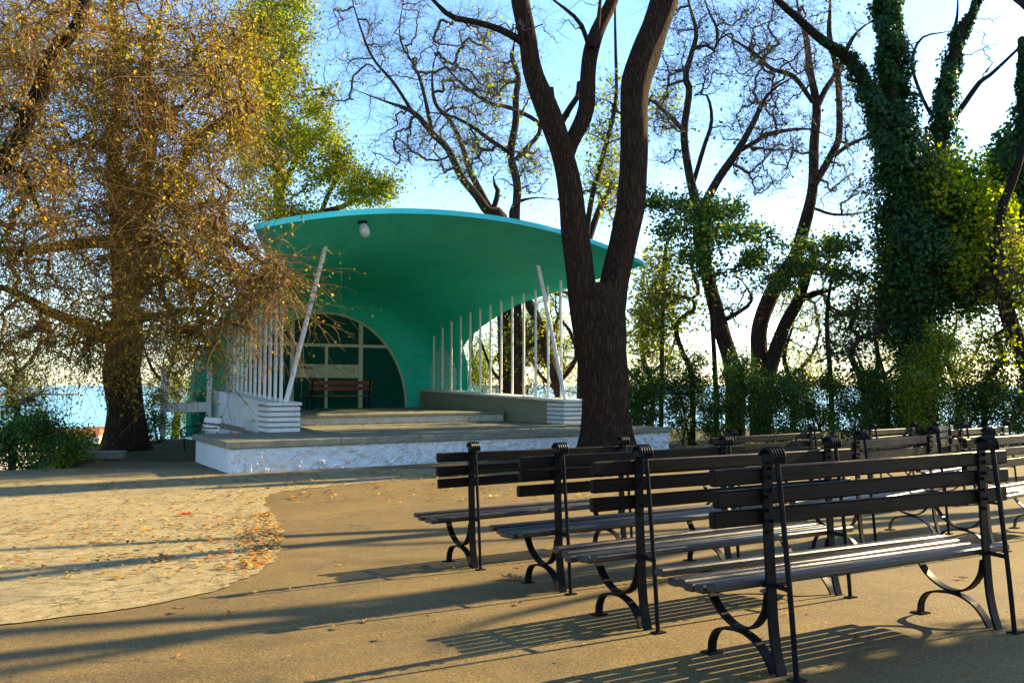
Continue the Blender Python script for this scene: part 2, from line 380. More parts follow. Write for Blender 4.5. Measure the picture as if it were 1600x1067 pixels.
# paved area with a curved right edge
curve = [hit(px, py) for px, py in [(1046, 712), (900, 726), (720, 742), (640, 749), (520, 760), (440, 768), (416, 776), (411, 784), (424, 800), (436, 820), (443, 845), (441, 858), (430, 875), (400, 898), (330, 925), (250, 945), (100, 965), (0, 978), (-250, 1000)]]
cy_ = np.array([p[1] for p in curve])[::-1]; cx_ = np.array([p[0] for p in curve])[::-1]
ysr = np.concatenate([np.arange(cy_[0], 12, .08), np.arange(12, 18.0, .16)])
rows = []
for yy in ysr:
    xr = np.interp(yy, cy_, cx_) + .025*math.sin(yy*9)+.02*math.sin(yy*23)+.03*random.uniform(-1, 1)
    xl = -24
    if yy > 15.6: xl = np.interp(yy, [15.6, 17.2, 18.2], [-24, -10.7, -9.5])
    rows.append([(xl+(xr-xl)*t, yy) for t in np.linspace(0, 1, 90)**.7])
P = np.array(rows); PZ = ground_h(P[..., 0], P[..., 1])+.008
V = np.concatenate([P, PZ[..., None]], -1).reshape(-1, 3); nx = 90; ny = len(rows)
ii, jj = np.meshgrid(np.arange(ny-1), np.arange(nx-1), indexing='ij')
Q = np.stack([ii*nx+jj, ii*nx+jj+1, (ii+1)*nx+jj+1, (ii+1)*nx+jj], -1).reshape(-1, 4)
g = quads_obj('path', V, Q, M['paving'], smooth=True); tag(g, kind='structure')
# far shore seen low on the left
mb = MB()
def seapt(px, py, z=SEA):
    q = at(px, py, 1.0)-np.array([0, 0, CAMZ]); t = (z-CAMZ)/q[2]; return q*t+np.array([0, 0, CAMZ])
sh = [seapt(*p)[:2] for p in [(-300, 699), (60, 692), (120, 684), (170, 682), (330, 690), (330, 760), (-300, 760)]]
mb.prism([tuple(p) for p in sh][::-1], SEA-1, SEA+.3); g = mb.build('beach', M['sand']); tag(g, kind='structure')
bk = empty('breakwater', (*seapt(20, 617)[:2], SEA)); tag(bk, 'long low pale breakwater lying out on the sea at far left', 'breakwater')
mb = MB(); k = 60
for i in range(k):
    x = -260+i*6.4; mb.prism([(x, -8-random.random()*3), (x+6.4, -8-random.random()*3), (x+6.4, 8), (x, 8)], 0, 2.2+random.random()*1.5)
mb.build('rubble_mound', M['sand'], bk)
for (px, py, wd, lb) in [(85, 693, 26, 'low terracotta roofed beach house beside the left tree, farther left'), (150, 690, 14, 'small terracotta roofed beach hut right behind the left tree trunk')]:
    p = seapt(px, py, SEA+.3); h = empty('beach_house', (p[0], p[1], SEA+.3)); tag(h, lb, 'beach house')
    mb = MB(); mb.box(-wd/2, wd/2, 0, 7, 0, 2.6); mb.build('wall', M['wall'], h)
    mb = MB(); a = wd/2+.5
    mb.add([(-a, -.5, 2.6), (a, -.5, 2.6), (a, 7.5, 2.6), (-a, 7.5, 2.6), (-a+2, 3.5, 4.4), (a-2, 3.5, 4.4)], [(3, 2, 1, 0), (0, 1, 5, 4), (2, 3, 4, 5), (1, 2, 5), (3, 0, 4)]); mb.build('roof', M['roof'], h)
    for q in range(int(wd/3.5)):
        mb = MB(); mb.box(-wd/2+1+q*3.5, -wd/2+2.2+q*3.5, -.05, .02, .9, 2); mb.build('window', M['dark'], h)

# ------------------------------------------------------------------ bandstand
S = 1.28
ST = empty('bandstand', (-5.555, 16.91, -.38), math.atan2(.5195, .8545))
tag(ST, 'open air stage under a turquoise green concrete shell with white bars and whitewashed plinth', 'bandstand')
def L(a, b, z): return (a*S, b*S, z*S)
def sbox(mb, a0, a1, b0, b1, z0, z1, mi=0, bev=0): mb.box(a0*S, a1*S, b0*S, b1*S, z0*S, z1*S, mi, bev)
# plinth with roughcast front (displaced grid)
def rough_face(mb, p0, p1, z0, z1, nrm, amp, du=.035):
    """rough vertical face from p0 to p1 (xy) between z0,z1, closed behind by the box"""
    p0 = np.array(p0); p1 = np.array(p1); Ln = np.linalg.norm(p1-p0); nu = int(Ln/du); nv = max(3, int((z1-z0)/du))
    U, W_ = np.meshgrid(np.linspace(0, 1, nu), np.linspace(0, 1, nv))
    r1 = rng.random((nv+8, nu+8))
    k = (r1[1:-7, 1:-7]+r1[2:-6, 1:-7]+r1[1:-7, 2:-6]+r1[2:-6, 2:-6])/4
    r2 = np.repeat(np.repeat(rng.random((nv//4+2, nu//4+2)), 4, 0), 4, 1)[:nv, :nu]
    r2 = (r2+np.roll(r2, 1, 0)+np.roll(r2, 1, 1)+np.roll(r2, 2, 1)+np.roll(r2, 2, 0))/5
    dsp = amp*(.6*k[:nv, :nu]+.8*r2-.35); dsp[0] = dsp[-1] = 0; dsp[:, 0] = dsp[:, -1] = 0
    P = p0[None, None]+(p1-p0)[None, None]*U[..., None]+np.array(nrm)[None, None]*dsp[..., None]
    Z = z0+(z1-z0)*W_
    V = np.concatenate([P, Z[..., None]], -1).reshape(-1, 3)
    mb.add(V, [(i*nu+j, i*nu+j+1, (i+1)*nu+j+1, (i+1)*nu+j) for i in range(nv-1) for j in range(nu-1)])
A1 = 8.87; PT = .385     # platform right end, underside of cap
mb = MB(); sbox(mb, 0.02, A1-.02, .02, 2.47, -.15, PT-.002); sbox(mb, 1.32, 8.2, 2.472, 9.6, -.15, PT-.002)
rough_face(mb, (0*S, 0), (A1*S, 0), -.1*S, PT*S, (0, -1), .10, .028)
rough_face(mb, (0, 2.47*S), (0, 0), -.1*S, PT*S, (-1, 0), .012)
rough_face(mb, (A1*S, 0), (A1*S, 2.47*S), -.1*S, PT*S, (1, 0), .012)
mb.build('plinth', M['stucco'], ST)
mb = MB()
xx = -.06
while xx < A1:
    x2 = min(xx+random.uniform(1.3, 1.9), A1+.06)
    if A1-x2 < .6: x2 = A1+.06
    sbox(mb, xx, x2-.008, -.07, .62, PT, .49+random.uniform(-.003, .003), bev=.012); xx = x2
    if x2 >= A1: break
sbox(mb, -.055, A1+.05, .625, 2.5, PT+.001, .487); sbox(mb, 1.30, 8.25, 2.503, 9.6, PT+.001, .487)
mb.build('stage_floor', M['cap'], ST)
mb = MB(); sbox(mb, 1.95, 7.55, 4.47, 9.4, .49, .715)
rough_face(mb, (1.95*S, 4.46*S), (7.55*S, 4.46*S), .488*S, .66*S, (0, -1), .06); mb.build('upper_step', M['stone'], ST)
mb = MB(); sbox(mb, 1.95, 7.55, 4.40, 9.4, .66, .72, bev=.01); mb.build('upper_floor', M['cap'], ST)
# side walls
def wall_z(b): return 1.03+.033*(b-2.2)
CX = 4.79
def mir(p, s): return (CX+(p[0]-CX)*s, p[1])
for s in (1, -1):
    def P_(lst):
        q = [mir((CX-x, b), -s) for x, b in lst]      # lst holds distance from axis on side s
        q = [(x*S, b*S) for x, b in q]
        ar = sum(q[i][0]*q[(i+1) % len(q)][1]-q[(i+1) % len(q)][0]*q[i][1] for i in range(len(q)))
        return q if ar > 0 else q[::-1]
    def zz(poly, extra=0): return [(wall_z(y/S)+extra)*S for x, y in poly]
    o0, o1 = 3.57, 3.20; i0, i1 = 3.02, 2.62
    w_ = MB()
    po = P_([(o0, 2.95), (o1, 8.9), ((o1+i1)/2+.1, 8.9), ((o0+i0)/2+.1, 2.95)])
    w_.prism(po, .45*S, zz(po, -.05))
    wo = w_.build('side_wall', M['white'], ST)
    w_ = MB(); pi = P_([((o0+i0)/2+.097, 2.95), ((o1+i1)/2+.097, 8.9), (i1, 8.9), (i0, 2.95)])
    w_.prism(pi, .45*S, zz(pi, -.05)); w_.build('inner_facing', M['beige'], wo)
    w_ = MB(); pc = P_([(o0+.03, 2.2), (o1+.03, 8.9), (i1-.02, 8.9), (i0-.06, 2.2)])
    w_.prism(pc, zz(pc, -.05), zz(pc, 0)); w_.build('coping', M['white'], wo)
    # fluted end pier: stacked boards with dark gaps
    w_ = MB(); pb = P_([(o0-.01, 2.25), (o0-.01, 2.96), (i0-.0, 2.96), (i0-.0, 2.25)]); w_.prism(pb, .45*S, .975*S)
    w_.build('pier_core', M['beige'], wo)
    w_ = MB()
    for k in range(5):
        z0 = .495+k*.097
        pk = P_([(o0+.02, 2.2), (o0+.02, 2.9), (i0-.03, 2.9), (i0-.03, 2.2)])
        w_.prism(pk, z0*S, (z0+.068)*S)
    w_.build('pier_ribs', M['white'], wo)
# shell
Bk = [.9, 2.42, 5.17, 7.92, 9.0, 9.5]; Wt = [7.7, 6.28, 4.77, 4.0, 3.5, 2.4]; Zt = [3.88, 3.59, 3.6, 3.35, 3.1, 2.64]
def smooth_interp(b, xs_, ys_):
    xs_ = np.array(xs_); ys_ = np.array(ys_); mder = np.gradient(ys_, xs_)
    i = int(np.clip(np.searchsorted(xs_, b)-1, 0, len(xs_)-2)); h = xs_[i+1]-xs_[i]; t = (b-xs_[i])/h
    return float((2*t**3-3*t*t+1)*ys_[i]+(t**3-2*t*t+t)*h*mder[i]+(-2*t**3+3*t*t)*ys_[i+1]+(t**3-t*t)*h*mder[i+1])
def shW(b): return smooth_interp(b, Bk[:4]+[8.6, 9.1, 9.4], [7.7, 6.28, 4.77, 3.93, 3.62, 3.15, 2.4])
def shZ(b): return smooth_interp(b, Bk[:4]+[8.6, 9.1, 9.4], [3.88, 3.59, 3.6, 3.38, 3.25, 3.02, 2.64])
eb = [.9, 1.5, 2, 2.42, 3, 4, 5, 6, 7, 7.5, 7.92]; ex_ = [4.2, 3.95, 3.72, 3.56, 3.45, 3.37, 3.34, 3.34, 3.39, 3.41, 3.43]
def shell_pt(b, t):
    """t -1..1 across; returns a,z"""
    W = shW(b); Z = shZ(b)
    if b <= 7.92:
        te = math.asin(min(.999, np.interp(b, eb, ex_)/W)); a = te*t; return CX+W*math.sin(a), .72+Z*math.cos(a)
    ze = max(-.05, np.interp(b, [7.92, 8.15, 8.3, 8.4], [.72+Z*math.cos(math.asin(min(.99, 3.43/W))), 1.5, .6, -.05]))
    # arc length like parameter: arch then vertical foot
    T = math.pi/2+(.72-ze)/Z if ze < .72 else math.acos(min(1, (ze-.72)/Z))
    a = T*abs(t); sg = 1 if t > 0 else -1
    if a <= math.pi/2: return CX+sg*W*math.sin(a), .72+Z*math.cos(a)
    return CX+sg*(W+.05*(a-math.pi/2)), .72-Z*(a-math.pi/2)
bs = list(np.arange(.9, 7.9, .25))+[7.92, 8.03, 8.15, 8.3, 8.4, 8.55, 8.7, 8.85, 9.0, 9.1, 9.2, 9.28, 9.34, 9.4]
ts = np.linspace(-1, 1, 61)
Pin = np.array([[L(*(lambda q: (q[0], b, q[1]))(shell_pt(b, t))) for t in ts] for b in bs])
du = np.gradient(Pin, axis=1); db = np.gradient(Pin, axis=0); N = np.cross(du, db); N /= np.linalg.norm(N, axis=2, keepdims=True)
cen = np.array([CX*S, 4*S, .5]);
sgn = np.sign(((Pin-cen)*N).sum(2)); N *= np.where(sgn == 0, 1, np.sign(np.median(sgn)))[..., None] if np.ndim(sgn) else 1
Pout = Pin+N*.11; nb, ntt = Pin.shape[:2]
def gridq(nb, nt, off=0, flip=False):
    i, j = np.meshgrid(np.arange(nb-1), np.arange(nt-1), indexing='ij')
    q = np.stack([i*nt+j, i*nt+j+1, (i+1)*nt+j+1, (i+1)*nt+j], -1).reshape(-1, 4)+off
    return q[:, ::-1] if flip else q
shell = quads_obj('shell_roof', Pin.reshape(-1, 3), gridq(nb, ntt), M['shell'], ST, smooth=True)
quads_obj('shell_top', Pout.reshape(-1, 3), gridq(nb, ntt, 0, True), M['shelltop'], shell, smooth=True)
a_ = Acc(); ring_in = np.concatenate([Pin[:, 0][::-1], Pin[0, 1:], Pin[1:, -1]]); ring_out = np.concatenate([Pout[:, 0][::-1], Pout[0, 1:], Pout[1:, -1]])
k = len(ring_in); mid_ = (ring_in+ring_out)/2; nn = ring_out-ring_in; nn /= np.linalg.norm(nn, axis=1)[:, None]
ri = ring_in-nn*.015; ro = ring_out+nn*.01
fw = np.tile([0, -.012, 0], (k, 1)); i = np.arange(k-1)
Vv = np.concatenate([ri+fw, ro+fw]); a_.add(Vv, np.stack([i, i+1, i+1+k, i+k], -1)); 
a_.add(np.concatenate([ri+fw, ri+np.array([0, .05, 0])]), np.stack([i, i+1, i+1+k, i+k], -1)); a_.add(np.concatenate([ro+fw, ro+np.array([0, .05, 0])]), np.stack([i, i+1, i+1+k, i+k], -1))
mm = np.tile(np.where((i >= nb-1-3) & (i < nb-1+ntt+2), 0, 1), 3)
a_.M = [mm]; a_.build('shell_lip', [M['lip'], M['shell']], shell)
# back wall with arch window and door
BW = 9.4
def arch(r_w, r_z, n_=40, z0=.72): return [(CX+r_w*math.cos(t), z0+r_z*math.sin(t)) for t in np.linspace(0, math.pi, n_)]
mb = MB(); pts = arch(2.42, 2.66)
V = [L(a, BW+.0, z) for a, z in pts]+[L(a, BW+.12, z) for a, z in pts]; n_ = len(pts)
mb.add(V, [tuple(range(n_-1, -1, -1)), tuple(range(n_, 2*n_))]+[(i, (i+1) % n_, n_+(i+1) % n_, n_+i) for i in range(n_)])
door = mb.build('back_panel', M['panel'], ST)
mb = MB(); mb.tube([L(a, BW-.01, z) for a, z in arch(2.39, 2.63)], .045, 6)
def archz(a): return .72+2.62*math.sqrt(max(0, 1-((a-CX)/2.38)**2))
for a, wd, zt in [(CX-.98, .055, None), (CX+.98, .06, None), (CX-.02, .04, 2.42)]:
    top = archz(a)-.01 if zt is None else zt; sbox(mb, a-wd, a+wd, BW-.05, BW-.002, .72, top)
sbox(mb, CX-1.80, CX-1.037, BW-.045, BW-.002, 2.42, 2.50); sbox(mb, CX-.923, CX+.918, BW-.045, BW-.002, 2.42, 2.50); sbox(mb, CX+1.042, CX+1.80, BW-.045, BW-.002, 2.42, 2.50)
mb.build('window_frame', M['frame'], door)
for s in (-1, 1):
    mb = MB(); x0 = CX+(-.92 if s < 0 else .025); x1 = x0+.89
    sbox(mb, x0, x1, BW-.035, BW-.003, 1.56, 1.93); bd = mb.build('notice_board', M['board'], door)
    mb = MB(); zc = 1.84
    if s < 0:
        x = x0+.06                                        # black brushed scrawl, cursive letter forms
        for gl in [[(0, .03), (.02, -.05), (.05, .04), (.08, -.05), (.10, .03)], [(.13, .03), (.13, -.04), (.18, .03), (.18, -.04)], [(.22, 0), (.30, 0), (.26, .05), (.26, -.05), (.24, .04), (.29, -.04)],
                   [(.34, .03), (.34, -.05)], [(.34, 0), (.38, 0)], [(.38, .03), (.38, -.05)], [(.43, .04), (.42, -.05), (.47, -.05), (.48, 0), (.43, 0)], [(.52, .03), (.51, -.04)]]:
            mb.tube([L(x+p*.9, BW-.04, zc+q) for p, q in gl], .016, 5)
        mb.build('scrawl', M['ink'], bd)
    else:
        mb.tube([L(x0+.20, BW-.04, 1.83), L(x0+.28, BW-.04, 1.815), L(x0+.34, BW-.04, 1.78)], .018, 5); mb.build('scrawl', M['ink'], bd)
        mb = MB()
        for r_ in range(3): mb.tube([L(x0+.48+.03*q+(.02 if r_ == 1 else 0), BW-.04, 1.80-.07*r_+.022*math.sin(q*2.3+r_)) for q in range(11)], .008, 5)
        mb.build('faint_scrawl', M['yink'], bd)
# diamond lattice on the lower right panel
mb = MB()
for k in range(-12, 14):
    for sg in (1, -1):
        pts = []
        for t in np.linspace(0, 1.7, 18):
            a = CX+1.1+.11*k+sg*t*.55; z = .74+t
            if CX+1.08 < a < CX+2.3 and z < archz(a)-.05 and z < 2.40: pts.append(L(a, BW-.008-.004*(sg > 0), z))
        if len(pts) > 1: mb.tube([pts[0], pts[-1]], .006, 4)
mb.build('lattice', mat('dark_teal_lattice', (.006, .12, .09), .7, .1), door)
# bars
def inner_z(b, a):
    W = shW(b); Z = shZ(b); return .72+Z*math.sqrt(max(0, 1-((a-CX)/W)**2))
for s in (-1, 1):
    for k in range(13):
        b = 2.66+k*.49; x = 3.235-.06*(b-2.45); a = CX+s*x
        if b > 8.7: continue
        zt = inner_z(b, a)+.02; zb = wall_z(b)-.005
        mb = MB(); mb.tube([(0, 0, zb*S), (0, 0, zt*S)], .040, 10)
        o = mb.build('bar', M['bar'], ST, smooth=False); o.location = (a*S, b*S, 0)
    mb = MB(); ab = CX+s*3.19; at_ = CX+s*2.46
    mb.tube([L(ab, 2.45, 1.02), L(at_, 2.45, inner_z(2.45, at_)+.03)], [.06, .06], 12); mb.build('slanted_column', M['bar'], ST)
    # wire mesh panel at the back end of the bars
    mb = MB(); x0b, x1b = 7.2, 8.75
    for k in range(-16, 20):
        for sg in (1, -1):
            pts = []
            for t in np.linspace(0, 1.6, 17):
                b = 7.2+.11*k+sg*t*.6; x = 3.20-.06*(b-2.45); z = wall_z(7.9)+t
                top = 2.25 if s > 0 else 2.25
                lim = np.interp(b, [7.2, 8.0, 8.75], [1.75, 2.6, 1.9])
                if x0b < b < x1b and z < lim: pts.append(L(CX+s*x, b+.002*sg, z))
            if len(pts) > 1: mb.tube([pts[0], pts[-1]], .005, 4)
    mb.build('wire_mesh', M['bar'], ST)
# flood lamps under the roof
def floodlamp(a, b, tilt, label):
    z = inner_z(b, a)
    o = bpy.data.objects.new('floodlight', None); link(o, ST); o.location = L(a, b, z); o['label'] = label
    mb = MB(); mb.box(-.10, .10, -.06, .06, -.05, .02, bev=.01); mb.tube([(0, 0, -.04), (0, -.02, -.12)], .03, 8); mb.build('bracket', M['iron'], o)
    mb = MB(); prof = [(.06, 0), (.10, -.05), (.125, -.13), (.13, -.20), (.11, -.27), (.06, -.32), (.005, -.335)]
    n2 = 18; V = [(r_*math.cos(t), r_*math.sin(t)*.9, z_) for r_, z_ in prof for t in np.arange(n2)*2*math.pi/n2]
    mb.add(V, [(i*n2+j, i*n2+(j+1) % n2, (i+1)*n2+(j+1) % n2, (i+1)*n2+j) for i in range(len(prof)-1) for j in range(n2)])
    g_ = mb.build('lamp_globe', M['globe'], o, smooth=True); g_.location = (.01, -.02, -.06); g_.rotation_euler = (R(tilt), R(-8), 0)
M['globe'] = mat('milky_lamp_glass', (.42, .48, .45), .15, .6)
floodlamp(2.62, 1.25, -10, 'round white lamp near the left end of the roof rim')
o = bpy.data.objects.new('floodlight', None); link(o, ST); o.location = L(7.32, 1.1, inner_z(1.1, 7.32)); o['label'] = 'dark box shaped lamp near the right end of the roof rim'
mb = MB(); mb.add([(-.22, -.1, -.02), (.16, -.1, -.14), (.16, .14, -.14), (-.22, .14, -.02), (-.20, -.1, .06), (.2, -.1, -.04), (.2, .14, -.04), (-.2, .14, .06)], [(3, 2, 1, 0), (4, 5, 6, 7), (0, 1, 5, 4), (1, 2, 6, 5), (2, 3, 7, 6), (3, 0, 4, 7)]); mb.build('lamp_housing', M['iron'], o)
mb = MB(); mb.tube([(0, 0, -.04), (0, .02, .06)], .02, 8); mb.build('bracket', M['iron'], o)

def stage_world(a, b, z):
    c, s_ = .8545, .5195
    return np.array([-5.555+S*(a*c-b*s_), 16.91+S*(a*s_+b*c), -.38+z*S])
# white gate frame to the left of the stage
p0 = stage_world(.39, 8.3, 0); p1 = stage_world(1.33, 7.75, 0)
ang = math.atan2(p1[1]-p0[1], p1[0]-p0[0]); ln = float(np.hypot(*(p1-p0)[:2]))
fr = empty('gate_frame', (p0[0], p0[1], -.38), ang); tag(fr, 'white wooden gate frame of post, rail and board left of the stage', 'gate frame')
for x in (0, ln):
    mb = MB(); mb.box(x-.07, x+.07, -.05, .05, -.1, 2.30, bev=.01); mb.build('post', M['white'], fr)
mb = MB(); mb.box(.072, ln-.072, -.03, .03, 2.24, 2.30); mb.build('rail', M['white'], fr)
mb = MB(); mb.box(.072, ln-.072, -.04, .02, .92, 1.22, bev=.008); mb.build('board', M['white'], fr)
# white railing far behind the right side of the stage
p = at(758, 612, 33); rl = empty('white_railing', (p[0], p[1], -.38), R(8)); tag(rl, 'low white railing seen between the right hand bars of the stage', 'railing')
mb = MB()
for k in range(9): mb.box(-1.6+k*.4, -1.52+k*.4, -.04, .04, -.2, 1.75)
mb.build('pickets', M['white'], rl)
mb = MB(); mb.box(-1.7, 1.8, -.06, -.042, 1.6, 1.72); mb.box(-1.7, 1.8, -.06, -.042, .9, 1.0); mb.build('rail', M['white'], rl)

# ------------------------------------------------------------------ benches
POSTD = 1.57
def arc_pts(cx_, cz, r_, a0, a1, n_=12): return [(0, cx_+r_*math.cos(R(t)), cz+r_*math.sin(R(t))) for t in np.linspace(a0, a1, n_)]
def spline(pts, n_=6):
    P = np.array(pts, float); Pp = np.vstack([2*P[0]-P[1], P, 2*P[-1]-P[-2]]); out = []
    for i in range(1, len(Pp)-2):
        for t in np.arange(n_)/n_:
            a, b, c, d = Pp[i-1:i+3]; out.append(.5*((2*b)+(-a+c)*t+(2*a-5*b+4*c-d)*t*t+(-a+3*b-3*c+d)*t**3))
    out.append(P[-1]); return np.array(out)
def make_bench(over0=.30, over1=.25):
    root = empty('park_bench')
    mb = MB(); nsl = 6; x0, x1 = -over0, POSTD+over1
    for k in range(nsl):
        y0 = .02+k*.078; j0 = random.uniform(-.02, .02)
        z = .425 + (.012 if k == nsl-1 else 0) - .02*math.sin(k/5*math.pi)
        n3 = 8; # slightly bowed plank
        for q in range(1):
            mb.box(x0+j0, x1+j0*.5, y0, y0+.066, z-.038, z, bev=.008); vv = mb.v[-1]; vv[:, 2] += (vv[:, 0]-.8)*random.uniform(-.005, .005)+random.uniform(-.002, .003)
    mb.build('seat', M['seatwood'], root)
    mb = MB()
    for k, (za, zb) in enumerate(((.668, .744), (.767, .843), (.866, .944))):
        j0 = random.uniform(-.012, .012); y = .012 - .010*k
        mb.box(x0+j0, x1+j0*.6, y, y+.042, za, zb, bev=.007); vv = mb.v[-1]; vv[:, 2] += (vv[:, 0]-.8)*random.uniform(-.006, .006); vv[:, 1] += random.uniform(-.004, .004)
    mb.build('backrest', M['wood'], root)
    for x in (0, POSTD):
        fr = bpy.data.objects.new('end_frame', None); link(fr, root); fr.location = (x, 0, 0)
        mb = MB()
        # post: flat bar up to the scroll top
        mb.strap(spline([(0, -.035, 0), (0, -.012, .10), (0, .0, .22), (0, 0, .42), (0, -.003, .70), (0, -.02, .985)], 4), .054, .015)
        for z_ in (.64, .69, .74, .80, .83, .89, .93): mb.tube([(0.0+(.012 if int(z_*100) % 2 else -.012), -.012-.012*(z_-.6), z_), (0.0+(.012 if int(z_*100) % 2 else -.012), -.034-.012*(z_-.6), z_)], .009, 6)
        post = mb.build('post', M['iron'], fr)
        # seat carrier: U strap from the seat front down and up into the post, foot arch under it
        mb = MB()
        mb.strap(spline([(0, .45, .395), (0, .43, .33), (0, .375, .245), (0, .29, .185), (0, .20, .165), (0, .11, .195), (0, .045, .27), (0, .018, .36)], 5), .05, .012)
        mb.strap([(0, .47, .392), (0, .02, .392)], .045, .012)
        mb.strap(spline([(0, .44, .0), (0, .425, .07), (0, .38, .125), (0, .30, .148), (0, .19, .150), (0, .10, .115), (0, .045, .06), (0, .01, .0)], 5), .05, .012)
        mb.box(-.04, .04, .40, .48, -.004, .008)
        mb.build('leg', M['iron'], fr)
        # fluted scroll: five half rings over the top
        mb = MB()
        for k in range(5):
            xx_ = -.036+k*.018
            mb.tube([(xx_, p_[1], p_[2]) for p_ in arc_pts(-.052, .985, .040, 10, 195, 12)]+[(xx_, -.088, .955)], .0095, 7)
        mb.box(-.042, .042, -.082, -.022, .955, 1.006, bev=.01)
        mb.build('scroll_cap', M['iron'], fr)
        mb = MB(); mb.tube(spline([(.0, -.085, .96), (.0, -.105, .6), (.0, -.118, .3), (.0, -.125, 0)], 4), .0125, 8)
        mb.tube([(0, -.01, .40), (0, -.112, .39)], .012, 6); mb.box(-.035, .035, -.155, -.10, -.004, .008)
        mb.build('stay_rod', M['iron'], fr)
    return root
def place_bench(o, x, y, ang):
    c, s_ = math.cos(R(ang)), math.sin(R(ang)); x2, y2 = x+c*POSTD, y+s_*POSTD
    z0, z1 = gz(x, y), gz(x2, y2)
    tx = math.atan2(z1-z0, POSTD); fx, fy = x-s_*.4, y+c*.4; ty = math.atan2(gz(fx, fy)-z0, .4)
    o.location = (x, y, z0); o.rotation_euler = (Matrix.Rotation(R(ang), 3, 'Z') @ Matrix.Rotation(-tx, 3, 'Y') @ Matrix.Rotation(ty, 3, 'X')).to_euler()
proto = make_bench()
grp = 'dark slatted benches facing the stage'
# (rear left post px, distance, angle, label)
BL = [(1205, 3.99, 27.5, 'nearest dark slatted bench with iron scroll ends, at the right foreground'),
      (1003, 4.92, 29.5, 'second nearest dark bench, its left scroll cap right below the big forked tree'),
      (875, 6.05, 30, 'third dark bench from the camera, between the second nearest and the leftmost one'),
      (740, 7.15, 31, 'leftmost dark bench of the group, its top slat in front of the big tree foot'),
      (1142, 10.4, 35, 'dark bench standing before the hedge just right of the stage plinth end'),
      (1341, 7.35, 43, 'dark bench with a bowed lowest back slat, right behind the nearest bench'),
      (1361, 11.9, 46, 'small distant bench with two tall scroll caps against the hedge'),
      (1458, 12.8, 55, 'most sharply turned distant bench, the narrowest looking one of the back row'),
      (1503, 10.9, 43, 'distant bench before the bushes under the ivy tree at the right'),
      (1540, 7.3, 38, 'bench cut by the right edge of the photo, behind the nearest bench')]
for i, (px, Y, an, lb) in enumerate(BL):
    o = proto if i == 0 else make_bench()
    tag(o, lb, 'bench', grp); place_bench(o, (px-800)/F*Y, Y, an)
# red-brown bench on the stage
def simple_bench(name, slatmat, ln, arms, zs=.45):
    root = empty(name)
    mb = MB()
    for k in range(4): mb.box(-ln/2, ln/2, .02+k*.105, .11+k*.105, zs-.035, zs, bev=.006)
    mb.build('seat', slatmat, root)
    mb = MB()
    for k in range(2 if arms else 2): 
        z0 = zs+.17+k*.19; y = -.05-k*.05
        mb.add([(x, y+dy-(dz*.25), z0+dz) for x in (-ln/2, ln/2) for (dy, dz) in ((0, 0), (.03, 0), (.03, .13), (0, .13))], [(0, 1, 2, 3), (7, 6, 5, 4), (0, 4, 5, 1), (1, 5, 6, 2), (2, 6, 7, 3), (3, 7, 4, 0)])
    mb.build('backrest', slatmat, root)
    for x in (-ln/2+.1, ln/2-.1):
        fr = bpy.data.objects.new('end_frame', None); link(fr, root); fr.location = (x, 0, 0)
        mb = MB(); mb.strap(spline([(0, -.10, 0), (0, -.03, .2), (0, -.01, zs-.04), (0, -.06, zs+.2), (0, -.14, zs+.55)], 4), .05, .02)
        mb.strap(spline([(0, .48, 0), (0, .40, .1), (0, .42, .25), (0, .44, zs-.04)], 4), .05, .02); mb.strap([(0, -.01, zs-.045), (0, .45, zs-.045)], .05, .015); mb.strap([(0, -.06, .12), (0, .40, .12)], .04, .012)
        mb.build('leg', M['iron'], fr)
        if arms:
            mb = MB(); mb.strap(spline([(0, -.08, zs+.26), (0, .1, zs+.25), (0, .3, zs+.26), (0, .46, zs+.22), (0, .52, zs+.10), (0, .47, zs+.0), (0, .39, zs+.03), (0, .40, zs+.11), (0, .45, zs+.10)], 4), .05, .03); mb.build('armrest', M['iron'], fr)
    return root
b1 = simple_bench('stage_bench', M['redwood'], 1.75*1.28, False, .47); p = stage_world(4.82, 8.35, .72); b1.location = p; b1.rotation_euler = (0, 0, math.atan2(.5195, .8545)); 
tag(b1, 'red brown wooden bench standing on the stage before the arched door', 'bench')
b2 = simple_bench('garden_bench', M['whitewood'], 1.3, True, .44); p = stage_world(.52, 3.75, 0); b2.location = (p[0]-.05, p[1], -.38); b2.rotation_euler = (0, 0, R(126))
tag(b2, 'small white slatted bench with curled iron arms beside the left plinth end', 'bench')

# ------------------------------------------------------------------ trees
def resample(P, r, step=.25):
    P = np.array(P, float); r = np.array(r, float)
    Q4 = spline(np.c_[P, r], 8); d = np.r_[0, np.cumsum(np.linalg.norm(np.diff(Q4[:, :3], axis=0), axis=1))]
    n_ = max(4, int(d[-1]/step)+1); t = np.linspace(0, d[-1], n_)
    return np.stack([np.interp(t, d, Q4[:, k]) for k in range(4)], 1)
def px_limb(pts, Y, dY=0.0, wob=.0):
    """pts (px,py,width_px) -> resampled limb (n,4); dY = depth change along it"""
    n_ = len(pts); P = []; r_ = []
    for i, (x, y, w_) in enumerate(pts):
        YY = Y + dY*i/(n_-1) + wob*math.sin(i*1.7+Y)
        P.append(at(x, y, YY)); r_.append(w_*YY/F/2)
    if pts[-1][2] <= 6 and n_ > 3: r_[-1] = min(r_[-1], .012); r_[-2] = min(r_[-2], .035)
    return resample(P, r_)
